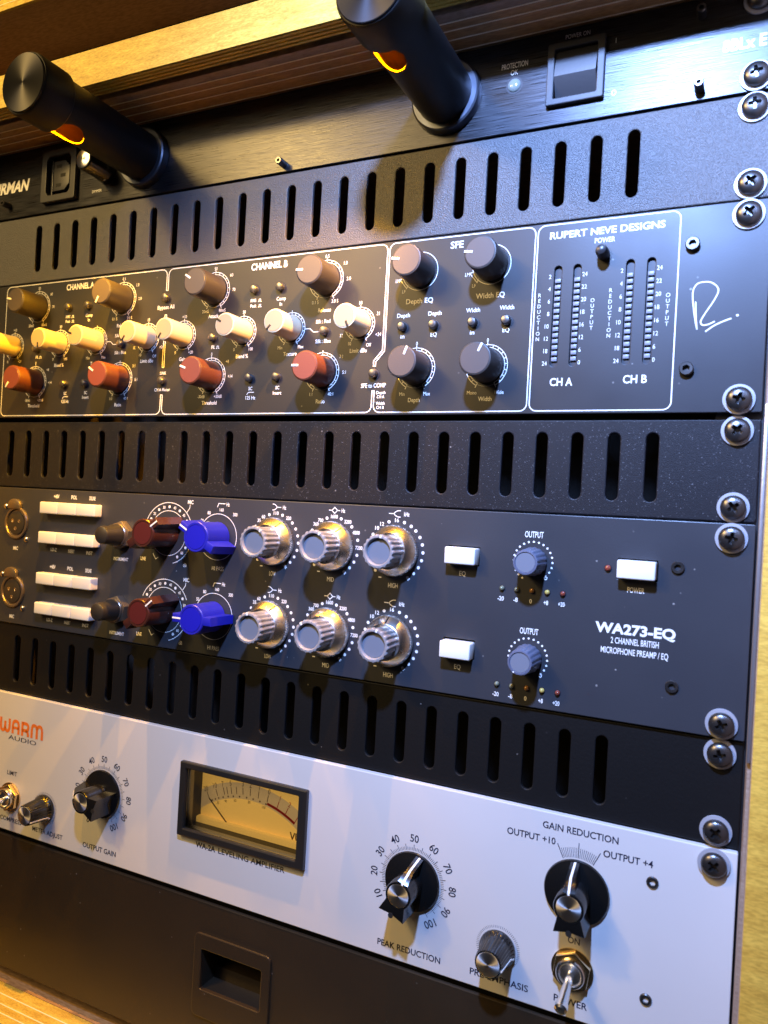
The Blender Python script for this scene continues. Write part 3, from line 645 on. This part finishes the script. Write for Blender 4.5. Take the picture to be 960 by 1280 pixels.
def wing_knob(u, v, color, R, L, h, ang):
    k = W.put('wing_knob', cached(('wk', color), lambda: wing_mesh('knob_'+color, R, L, 2.35, h)), u, v, 0.2, -ang)
    put('cap', cached(('wc', color), lambda: lathe_me('cap', [(0, h-.12), (R-1.75, h-.12), (R-1.8, h+.02), (0, h+.06)], 'cap_'+color, 48)), k)
    put('pointer_line', cached(('wp', color), lambda: box_me('pointer', 'print_white', -0.42, 0.42, R-1.2, L-.2, h-.3, h+.06)), k)
    put('set_screw', cached('wss', lambda: lathe_me('set_screw', [(0, 0), (0.9, 0), (0.9, 0.25), (0, 0.25)], 'chrome', 12)), k, R*.7, R*.71, 6)
for row, v in enumerate((-244.4, -288.85)):
    dv = v+244.4
    # XLR socket
    def xlr():
        return lathe_me('xlr', [(0, -1.5), (7.9, -1.5), (8.2, -1.2), (8.3, 0.9), (8.8, 1.3), (10.1, 1.2), (10.5, 0.7), (10.6, 0.02), (0, 0.02)][::-1], 'xlr_metal', 48)
    x = W.put('microphone_socket', lathe_me_c(('xlro',), [(0, 0.05), (10.6, 0.05), (10.5, 0.9), (10.0, 1.4), (8.9, 1.4), (8.6, 1.0), (8.5, 0.3), (0, 0.3)], 'xlr_metal', 48), -189.6, v-1.0, 0.2)
    put('insert', lathe_me_c(('xlri',), [(0, 0.35), (7.7, 0.35), (7.6, 0.95), (7.0, 1.1), (0, 1.1)], 'xlr_black', 40), x)
    for px, py in ((-3, 1.3), (3, 1.3), (0, -3.6)): put('contact_hole', lathe_me_c(('xlrh',), [(0, 1.11), (1.25, 1.11), (1.25, 1.2), (0.75, 1.2), (0.7, 1.16), (0, 1.16)], 'chrome', 14), x, px, py)
    def latch():
        bm = bmesh.new(); prism(bm, [(-5.4, 9.2), (5.4, 9.2), (5.6, 12)]+[(5.6*math.cos(rad(a_)), 12+3.6*math.sin(rad(a_))) for a_ in range(15, 180, 15)]+[(-5.6, 12)], 0.05, 2.2, 0.5)
        return finish(bm, 'latch', 'xlr_metal')
    put('latch', cached('latch', latch), x, -1.6, 0)
    for px, py in ((-10.6, 10.4), (9.8, -10.2)): put('fixing_screw', lathe_me_c(('xls',), [(0, 0.05), (1.7, 0.05), (1.6, 0.8), (0.9, 1.25), (0, 1.3)], 'chrome', 18), x, px, py)
    # white push switches in two rows of three
    for vv in (-234.2+dv, -252.9+dv):
        for q in range(3): white_button(W, 'push_switch', -163.4+7.9+15.78*q, vv, 15.6, 7.3, 5.8)
    # instrument jack with a plug in it
    hx = [(8.6*math.sin(rad(60*k+12)), 8.6*math.cos(rad(60*k+12))) for k in range(6)]
    j = W.put('instrument_jack', cached('jnut', lambda: (lambda bm: (prism(bm, hx, 0.1, 4.6, 0.6), lathe(bm, [(0, 4.5), (7.0, 4.5), (7.0, 5.6), (6.6, 6.0), (0, 6.0)], 30), finish(bm, 'jack_nut', 'xlr_metal'))[2])(bmesh.new())), -97.4, -247.6+dv, 0.2)
    put('jack_plug', lathe_me_c(('jplug',), [(0, 5.9), (6.3, 5.9), (6.4, 8.5), (5.4, 11.0), (5.3, 16.6), (4.9, 17.6), (4.2, 18.0), (0, 18.1)], 'plug_black', 28), j)
    # microphone gain
    P = Print(); u = -63.3
    P.arc(u, v, 17.7, -68, 66, 0.42); P.arc(u, v, 17.7, 118, 165, 0.42); P.arc(u, v, 13.0, 0, 360, 0.36)
    for i, t in enumerate(('', '20', '', '30', '', '40', '', '45', '', '50', '', '55', '', '60', '', '70')):
        a_ = -60+15*i; xx, yy = P.at(u, v, 15.3, a_)
        if a_ > 150: break
        if t: P.text(t, xx, yy, 1.6, 1.9, bold=0.02)
        else: P.dot(xx, yy, 0.85)
    P.text('MIC', -48.1, v+18.6, 2.1, 4.0, bold=0.03); P.stroke([(-48.3, v+16.9), (-48.5, v+15.2), (-50.4, v+12.6)], 0.4); P.text('dB', -49.8, v-17.5, 2.0, 2.6, bold=0.02)
    P.text('LINE', -81.0, v-16.0, 2.0, 4.0, bold=0.03); P.stroke([(-73.8, v-12.4), (-71.6, v-15.6), (-69.6, v-14.4)], 0.4)
    P.text('INSTRUMENT', -98.4, v-17.7, 1.9, 11.5, bold=0.02); P.text('MIC', -189.6, v-17.4, 2.1, 4.4, bold=0.03)
    for q, (t1, t2) in enumerate((('+48V', 'LO-Z'), ('POL', 'INSERT'), ('DI/LINE', 'INST'))):
        P.text(t1, -155.0+15.4*q, v+17.6, 2.2, 5.0, bold=0.03); P.text(t2, -155.0+15.4*q, v-16.0, 2.0, 5.2, bold=0.02)
    # high pass
    u = -27.8; P.arc(u, v, 12.9, 0, 360, 0.36); P.text('HI PASS', u+1.3, v-17.6, 2.3, 8.0); P.text('80', -34.6, v+13.2, 1.8, 2.2, bold=0.02); P.text('160', -26.0, v+15.2, 1.7, 2.7, bold=0.02)
    P.text('300', -16.6, v+13.0, 1.8, 2.9, bold=0.02); P.text('50', -39.2, v+8.6, 1.8, 2.0, bold=0.02); P.stroke([(-29.0, v+16.6), (-28.2, v+18.7), (-23.6, v+18.7)], 0.45); P.text('Hz', -21.8, v+18.4, 2.0, 2.2, bold=0.02)
    # low, mid, high
    for u, labs, t, hz in ((10.2, {-45: '35', -32: '60', 0: '110', 32: '220'}, 'LOW', 'Hz'), (46.0, {-45: '360', -32: '700', 0: '1600', 32: '3200', 60: '4800', 90: '7200'}, 'MID', 'Hz'), (81.6, {-45: '10', -32: '12', 0: '16'}, 'HIGH', 'kHz')):
        for a_ in [-150+15*k for k in range(20)]+[-17, 16, 32, 150]:
            if a_ in (-150, -30, -15, 0, 15, 30) or (a_ in labs) or (a_ in (32,) and a_ in labs): continue
            xx, yy = P.at(u, v, 14.8, a_); P.dot(xx, yy, 0.82)
        for a_, tt in labs.items():
            xx, yy = P.at(u, v, 15.2, a_); P.text(tt, xx, yy, 1.8, 0.95*len(tt)+.3, bold=0.02)
        xx, yy = P.at(u, v, 15.4, 150); P.text('+', xx, yy, 2.4, 1.9, bold=0.03); xx, yy = P.at(u, v, 15.4, -150); P.text('-', xx, yy, 2.4, 1.6, bold=0.03)
        P.text(t, u-.3, v-17.3, 2.3, 4.0 if t != 'HIGH' else 5.2)
        P.text(hz, u+5.1, v+18.4, 2.0, 2.1 if hz == 'Hz' else 2.9, bold=0.02)
        s_ = v+18.4
        if t == 'LOW': P.stroke(smooth([(u-2.6, s_+1.6), (u-1.1, s_+1.4), (u+.3, s_), (u-1.1, s_-1.4), (u-2.6, s_-1.6)]), 0.42); P.stroke([(u+.3, s_), (u+3.0, s_)], 0.42)
        elif t == 'MID': P.stroke([(u-1.6, s_), (u, s_+1.6), (u+1.6, s_), (u, s_-1.6)], 0.42, closed=True); P.stroke([(u-3.4, s_), (u-1.6, s_)], 0.42); P.stroke([(u+1.6, s_), (u+3.2, s_)], 0.42)
        else: P.stroke(smooth([(u+1.8, s_+1.6), (u-.1, s_+1.4), (u-1.7, s_), (u-.1, s_-1.4), (u+1.8, s_-1.6)]), 0.42); P.stroke([(u-4.6, s_), (u-1.7, s_)], 0.42)
    P.text('EQ', 117.3, v-8.3, 2.2, 3.2)
    u = 150.8; vv = v if row == 0 else v+.2
    P.text('OUTPUT', u, vv+12.3, 2.7, 8.6, bold=0.015)
    for k in range(21):
        a_ = -150+15*k
        if a_ >= 145: continue
        xx, yy = P.at(u, vv, 9.0, a_); P.dot(xx, yy, 0.5, 10)
    xx, yy = P.at(u, vv, 9.4, 138); P.text('O', xx, yy, 1.9, 1.5, bold=0.03)
    for k, t in enumerate(('-20', '-8', '0', '+8', '+20')): P.text(t, 136.7+7.03*k, v-18.2, 1.9, 0.95*len(t)+.15, bold=0.02)
    P.split('print_white', W, 0.27)
    for k, m in enumerate(('led_green', 'led_green', 'led_amber', 'led_yellow', 'led_red')): lamp_dome(W, 137.1+7.03*k, v-13.4, 1.15, m).location.z = 0.2*S
    wing_knob(-63.3, v, 'maroon', 8.0, 12.4, 21.0, (54, 50)[row])
    wing_knob(-27.8, v, 'blue', 8.3, 12.9, 19.0, (-61, -90)[row])
    gold_knob(10.2, v, (36, -8)[row], (32, 28)[row]); gold_knob(46.0, v, (27, -36)[row], (36, -42)[row]); gold_knob(81.6, v, (10, 14)[row], (-50, 3)[row])
    white_button(W, 'equaliser_button', 117.3, v+.2, 15.2, 8.0, 6.2)
    def outk():
        return lathe_me('output_knob', [(0, 0.3), (6.6, 0.3), (6.7, 1.0), (6.0, 8), (5.8, 13.2), (5.4, 13.8), (4.7, 13.9), (4.5, 13.4), (0, 13.3)], 'knob_slate_blue', 96, mod=lambda t, i, k: (1-0.05*(0.5-0.5*math.cos(16*t))**2) if 1 <= i <= 4 else 1, angle=40)
    ok = W.put('output_knob', cached('outk', outk), u, vv, 0.2, (60, 150)[row])
    put('cap', lathe_me_c(('okc',), [(0, 13.35), (4.4, 13.35), (4.35, 13.5), (0, 13.5)], 'cap_slate', 40), ok)
    put('pointer_dot', lathe_me_c(('okd',), [(0, 13.8), (0.4, 13.8), (0.35, 14.0), (0, 14.05)], 'print_white', 10), ok, 0, 5.1)
white_button(W, 'power_button', 196.5, -244.5, 15.8, 8.0, 5.8)
lamp_dome(W, 184.2, -244.7, 1.35, 'led_red').location.z = 0.2*S
P = Print(); P.text('WA273-EQ', 196.7, -270.7, 4.1, 33.2, bold=0.04).text('2 CHANNEL BRITISH', 196.9, -275.8, 2.6, 19.8, bold=0.012).text('MICROPHONE PREAMP / EQ', 196.9, -280.3, 2.6, 27.8, bold=0.012).text('POWER', 196.3, -253.4, 2.3, 7.0, bold=0.012)
P.split('print_white', W, 0.27)

# vent 3
vent('smooth dull black vent panel between the slate preamp and the silver amplifier', -7*U, 24, 16.108, 16.108*11.5, 'smooth_black', off=(7.4, 37.4), w=-1.8)

# ================================================================== LEVELING AMPLIFIER
A = Dev('leveling_amplifier', 'silver-white leveling amplifier with black pointer knobs and an amber needle meter', 'amplifier', -8*U, 2*U)
vuw = rrect(-37, 34, -408.2-A.base, -375.4-A.base, 0.5, 2)
A.put('front_panel', plate('front_panel', rrect(-241.3, 241.3, 0.8, H-0.4, 0.6, 2), [vuw], -3, 0.4, 'silver_paint', 0.4), 0, A.base)
A.put('chassis', box_me('chassis', 'steel_body', -214, 214, 1.5, H-1.5, -240, -22))
for u in (232.55, -232.55):
    for v in (-8*U-6.35, -10*U+6.35): rack_screw(A, u, v, 0.4)
hex_bolt(A, 209.4, -375.8, 1.2, 2.5); hex_bolt(A, 209.2, -425.3, 1.2, 2.5)
def pointer_mesh():
    bm = bmesh.new(); h = 17.0
    hw = lambda y: 2.3 if y > 6.5 else 5.6
    # pointer bar: side profile swept across its width
    prof = [(-0.5, 1.5), (-0.5, h-.1), (6.4, h-.3), (11.0, 12.2), (13.7, 2.6), (13.4, 1.5)]
    Av = [bm.verts.new((-2.6 if y < 8 else -1.9, y, z)) for y, z in prof]; Bv = [bm.verts.new((2.6 if y < 8 else 1.9, y, z)) for y, z in prof]
    bm.faces.new(Av); bm.faces.new(Bv)
    for i in range(6): bm.faces.new((Av[i], Av[(i+1) % 6], Bv[(i+1) % 6], Bv[i]))
    prism(bm, [(-5.2, 1), (5.2, 1), (4.9, -4), (6.7, -10.9), (0, -9.9), (-6.7, -10.9), (-4.9, -4)], 1.6, h-.15, 0.4)
    lathe(bm, [(0, 1.5), (6.7, 1.5), (6.6, h-.6), (6.3, h), (0, h)], 40)
    return finish(bm, 'pointer_knob', 'bakelite', 30)
def pointer_knob(u, v, ang):
    k = A.put('pointer_knob', cached('pk', pointer_mesh), u, v, 0.4, -ang)
    put('skirt', lathe_me_c(('psk',), [(0, 0.3), (14.2, 0.3), (14.3, 0.7), (13.9, 1.5), (11.5, 2.2), (7.5, 3.4), (0, 3.5)], 'bakelite', 64), k)
    put('metal_cap', lathe_me_c(('pkc',), [(0, 17.01), (5.3, 17.01), (5.3, 17.1), (5.1, 17.18), (0, 17.2)], 'cap_metal', 48), k)
    def line():
        bm = bmesh.new(); prev = None
        for y, z in [(5.6, 17.0), (6.4, 16.85), (11.05, 12.4), (13.8, 2.7)]:
            c = [bm.verts.new((s_*0.5, y, z+dz)) for s_, dz in ((-1, -.15), (1, -.15), (1, .12), (-1, .12))]
            if prev:
                for i in range(4): bm.faces.new((prev[i], prev[(i+1) % 4], c[(i+1) % 4], c[i]))
            else: bm.faces.new(c)
            prev = c
        bm.faces.new(prev); return finish(bm, 'line', 'button_white', smooth=False)
    put('pointer_line', cached('pkl', line), k)
    put('set_screw', lathe_me_c(('pks',), [(0, 0), (1.3, 0), (1.3, 0.2), (0, 0.2)], 'void_black', 12), k, 0, -10.3, 16.95)
P = Print()
for u in (-102.2, 100.4):
    v = -403.4
    for k in range(101):
        a_ = -150+3*k; P.tick(u, v, a_, 14.7, 16.3 if k % 5 else 17.6, 0.2 if k % 5 else 0.28)
    for k in range(11):
        a_ = -150+30*k; xx, yy = P.at(u, v, 20.6, a_); P.text(str(10*k), xx, yy, 3.5, cond=0.92, rot=-a_, bold=0.01)
    pointer_knob(u, v, -74 if u < 0 else 18)
u, v = 178.3, -388.0
for k in range(21):
    a_ = -26+2.6*k; P.tick(u, v, a_, 14.8, 19.2 if k % 10 else 21.4, 0.2 if k % 10 else 0.34)
pointer_knob(u, v, -3)
P.text('GAIN REDUCTION', 178.4, -361.8, 2.9, 32.9, bold=0.014).text('OUTPUT +10', 156.9, -368.2, 2.9, 22.2, bold=0.014).text('OUTPUT +4', 188.8, -368.4, 2.9, 20.5, align='l', bold=0.014).text('PEAK REDUCTION', 100.3, -437.2, 2.9, 33.2, bold=0.014)
P.text('PRE-EMPHASIS', 145.5, -437.0, 2.9, 27.6, bold=0.014).text('ON', 178.3, -409.6, 2.7, 5.2, bold=0.014).text('POWER', 178.2, -436.6, 2.9, 14.6, bold=0.014).text('OUTPUT GAIN', -102.5, -436.9, 2.9, 26.8, bold=0.014)
P.text('METER ADJUST', -146.3, -437.2, 2.7, 26.4, bold=0.014).text('LIMIT', -180.6, -406.6, 2.6, 9, bold=0.014).text('COMPRESS', -179.6, -436.4, 2.7, 19.8, bold=0.014)
P.text('WA-2A', -30.9, -416.6, 2.9, 13.6, align='l', bold=0.03).text('LEVELING AMPLIFIER', -15.2, -416.6, 2.9, 43.2, align='l', bold=0.014)
for u in (144.4, -149.6):
    for k in range(61): P.tick(u, -422.8, -150+5*k, 9.1, 10.3, 0.16)
P.split('print_navy', A, 0.48)
# logo: rounded letters drawn as strokes
P = Print(); y0, y1 = -381.2, -372.2; x = -193.6; lw = 2.05
def rl(pts): P.stroke(smooth(pts, 5), lw)
ym = (y0+y1)/2
rl([(x, y1), (x, y0+3), (x+1.2, y0+1), (x+2.8, y0+1), (x+4, y0+3)]); P.stroke([(x+4, y0+3), (x+4, y1-2)], lw); rl([(x+4, y0+3), (x+5.2, y0+1), (x+6.8, y0+1), (x+8, y0+3), (x+8, y1)])
x += 11.2; P.stroke([(x, y0), (x, y1-3)], lw); rl([(x, y1-3), (x+1.2, y1-1), (x+4.2, y1-1), (x+5.4, y1-3)]); P.stroke([(x+5.4, y1-3), (x+5.4, y0)], lw); P.stroke([(x, ym-.6), (x+5.4, ym-.6)], 1.7)
x += 8.8; P.stroke([(x, y0), (x, y1)], lw); rl([(x, y1-1), (x+3.6, y1-1), (x+5.2, y1-2.2), (x+5.0, ym), (x+3.4, ym-.8), (x, ym-.8)]); rl([(x+3.0, ym-.8), (x+5.0, ym-2), (x+5.4, y0)])
x += 8.6; P.stroke([(x, y0), (x, y1-3)], lw); rl([(x, y1-3), (x+1.0, y1-1), (x+3.4, y1-1), (x+4.6, y1-3)]); P.stroke([(x+4.6, y1-3), (x+4.6, y0)], lw); rl([(x+4.6, y1-3), (x+5.8, y1-1), (x+8, y1-1), (x+9.2, y1-3)]); P.stroke([(x+9.2, y1-3), (x+9.2, y0)], lw)
P.build('logo', 'print_orange', A, 0.48, cu=-173, cv=-377)
P = Print(); P.text('AUDIO', -173.2, -383.9, 2.7, 25.5); P.build('lettering', 'print_navy', A, 0.50, cu=-173, cv=-384)
def small_knob(u, v, ang):
    def mk(): return lathe_me('fluted_knob', [(0, 0.3), (8.3, 0.3), (8.5, 0.8), (8.4, 2.2), (7.5, 3.4), (7.1, 5), (6.4, 14.4), (6.0, 15.0), (0, 15.0)], 'bakelite', 120, mod=lambda t, i, k: (1-0.045*(0.5-0.5*math.cos(30*t))) if 4 <= i <= 6 else 1, angle=40)
    k = A.put('fluted_knob', cached('fk', mk), u, v, 0.4, -ang)
    put('metal_cap', lathe_me_c(('fkc',), [(0, 15.02), (5.4, 15.02), (5.4, 15.3), (5.1, 15.45), (0, 15.5)], 'cap_metal', 40), k)
    def ln():
        bm = bmesh.new(); prev = None
        for y, z in [(5.6, 15.0), (6.5, 14.9), (7.25, 5.0), (7.6, 3.3), (8.45, 2.2)]:
            c = [bm.verts.new((s_*0.45, y+d_, z)) for s_, d_ in ((-1, -.2), (1, -.2), (1, .16), (-1, .16))]
            if prev:
                for i in range(4): bm.faces.new((prev[i], prev[(i+1) % 4], c[(i+1) % 4], c[i]))
            else: bm.faces.new(c)
            prev = c
        bm.faces.new(prev); return finish(bm, 'line', 'button_white', smooth=False)
    put('pointer_line', cached('fkl', ln), k)
small_knob(144.4, -422.8, 102); small_knob(-149.6, -422.2, 122)
def toggle(u, v, m, tip):
    hx = [(8.7*math.sin(rad(60*k+8)), 8.7*math.cos(rad(60*k+8))) for k in range(6)]
    def nut():
        bm = bmesh.new(); prism(bm, hx, 0.9, 3.2, 0.5)
        lathe(bm, [(0, 0.05), (9.2, 0.05), (9.2, 0.8), (0, 0.8)], 40); return finish(bm, 'toggle_nut', m)
    t = A.put('toggle_switch', cached(('tn', m), nut), u, v, 0.4)
    put('bushing', lathe_me_c(('tb', m), [(0, 3.1), (6.3, 3.1), (6.3, 5.0), (5.9, 5.5), (5.0, 5.5), (4.4, 4.6), (2.9, 4.2), (0, 4.2)], 'chrome', 36), t)
    d = Vector(tip)-Vector((0, 0, 3.5)); L_ = d.length
    bt = put('lever', lathe_me_c(('tl', m, round(L_, 1)), [(0, 0), (1.5, 0), (1.7, 3), (2.3, L_-5), (2.75, L_-2.5), (2.7, L_-1.0), (1.8, L_-.2), (0, L_)], 'chrome', 28), t, 0, 0, 3.5)
    bt.rotation_euler = d.to_track_quat('Z', 'Y').to_euler()
toggle(178.3, -422.0, 'brass', (0, -5.2, 23.5))
toggle(-181.0, -421.8, 'brass', (-0.3, -5.0, 23.5))
# needle meter
M_ = A.put('needle_meter', plate('meter_bezel', rrect(-42.6, 40.6, -413.0+392, -371.4+392, 0.8, 3), [rrect(-38.4, 35.6, -408.6+392, -375.2+392, 0.5, 2)], 0.45, 3.4, 'bezel_black', 0.7), 0, -392)
def well():     # open box lining behind the window
    bm = bmesh.new(); x0, x1, y0, y1, z0, z1 = -38.8, 36, -16.9, 17.1, -12.6, 0.4
    for q in (((x0, y0), (x1, y0)), ((x1, y0), (x1, y1)), ((x1, y1), (x0, y1)), ((x0, y1), (x0, y0))):
        (ax, ay), (bx, by) = q; f = bm.faces.new([bm.verts.new(p) for p in ((ax, ay, z0), (bx, by, z0), (bx, by, z1), (ax, ay, z1))])
    return finish(bm, 'meter_well', 'bezel_black', smooth=False)
put('meter_well', well(), M_)
put('dial_face', box_me('dial_face', 'dial_paper', -38.7, 35.9, -16.8, 17, -13.4, -12.5), M_)
def flat(P, name, m, w, parent):
    me = bpy.data.meshes.new(name); me.from_pydata([(a*S, b*S, 0) for a, b, c in P.v], [], P.f); me.materials.append(MAT[m]); return put(name, me, parent, 0, 0, w)
cx, cy, R = -4.5, -55.0, 58.0
P = Print(); P.arc(cx, cy, R+2.6, -37, 44, 9.0, 80); flat(P, 'scale_band', 'dial_band', -12.45, M_)
P = Print()
for a_, t in ((-29, '20'), (-22.8, '10'), (-17.8, '7'), (-15.6, ''), (-12.8, '5'), (-9.4, ''), (-5.2, '3'), (-0.5, '2'), (4.8, '1'), (10.7, '0')):
    P.tick(cx, cy, a_, R+.6, R+4.6, 0.42)
    if t: xx, yy = P.at(cx, cy, R+6.6, a_); P.text(t, xx, yy, 2.8, cond=0.8, rot=-a_*.8)
for a_ in (-27.5, -25, -22.5, -19.2, -15.6, -12, -7.6, -2.8, 1.6, 6.2, 10.3): xx, yy = P.at(cx, cy, R-.7, a_); P.dot(xx, yy, 0.5, 10)
for a_, t in ((-24, '20'), (-18, '40'), (-11, '60'), (-1, '80'), (9.4, '100')): xx, yy = P.at(cx, cy, R-3.0, a_); P.text(t, xx, yy, 1.5, cond=0.8)
P.text('VU', 25.6, -12.4, 4.2, 7.0, bold=0.02); flat(P, 'dial_scale', 'print_brown', -12.35, M_)
P = Print(); P.arc(cx, cy, R-.2, 11, 30.5, 1.5)
for a_, t in ((17.5, '1'), (23.4, '2'), (30.2, '3')):
    P.tick(cx, cy, a_, R+.6, R+4.6, 0.42); xx, yy = P.at(cx, cy, R+6.6, a_); P.text(t, xx, yy, 2.8, cond=0.8, rot=-a_*.8)
flat(P, 'red_zone', 'print_red', -12.3, M_)
bm = bmesh.new(); prism(bm, [(-31.9, -2.6), (-31.4, -2.2), (-14.6, -16.6), (-15.6, -16.6)], -10.4, -10.1); put('needle', finish(bm, 'needle', 'print_brown', smooth=False), M_)
put('lower_shroud', box_me('lower_shroud', 'dial_paper', -38.6, 35.8, -16.8, -13.4, -11.5, -8.2, bev=0.4), M_)
put('glass', box_me('glass', 'meter_glass', -38.2, 35.4, -16.5, 16.7, 0.9, 1.3), M_)

# ================================================================== RACK DRAWER
R_ = Dev('drawer_unit', 'dark satin rack drawer with a recessed square pull below the silver amplifier', 'drawer', -10*U, 2*U)
dz = lambda v: v-R_.base
R_.put('drawer_front', plate('drawer_front', rrect(-241.3, 241.3, dz(-531.6), dz(-447.3), 1.0, 3), [rrect(-24.6, 20.0, dz(-497.5), dz(-469.6), 0.8, 2)], -2.4, -0.4, 'drawer_black', 0.6), 0, R_.base)
hd = R_.put('recessed_pull', plate('pull_frame', rrect(-25.2, 25.2, -22.9, 22.9, 3.2, 5), [rrect(-20.2, 19.6, -7.8, 14.4, 0.8, 2)], -0.38, 1.1, 'drawer_black', 0.55), -2.4, -487.0)
def cup():
    bm = bmesh.new(); x0, x1, y0, y1, z0, z1 = -20.6, 20.0, -8.2, 14.8, -22, -0.4
    prof = [(y1, z1), (y1, z0), (-1, z0), (-2.4, z0+8), (y0, z0+9.5), (y0, z1)]
    a1 = [bm.verts.new((x0, y, z)) for y, z in prof]; b1 = [bm.verts.new((x1, y, z)) for y, z in prof]
    for i in range(5): bm.faces.new((a1[i], a1[i+1], b1[i+1], b1[i]))
    bm.faces.new(a1); bm.faces.new(b1); return finish(bm, 'pull_cup', 'drawer_black', smooth=False)
put('pull_cup', cup(), hd)
R_.put('drawer_box', box_me('drawer_box', 'steel_body', -214, 214, 4, 84, -230, -24), 0, R_.base)
for u in (232.55, -232.55): rack_screw(R_, u, -527.0, -0.4)
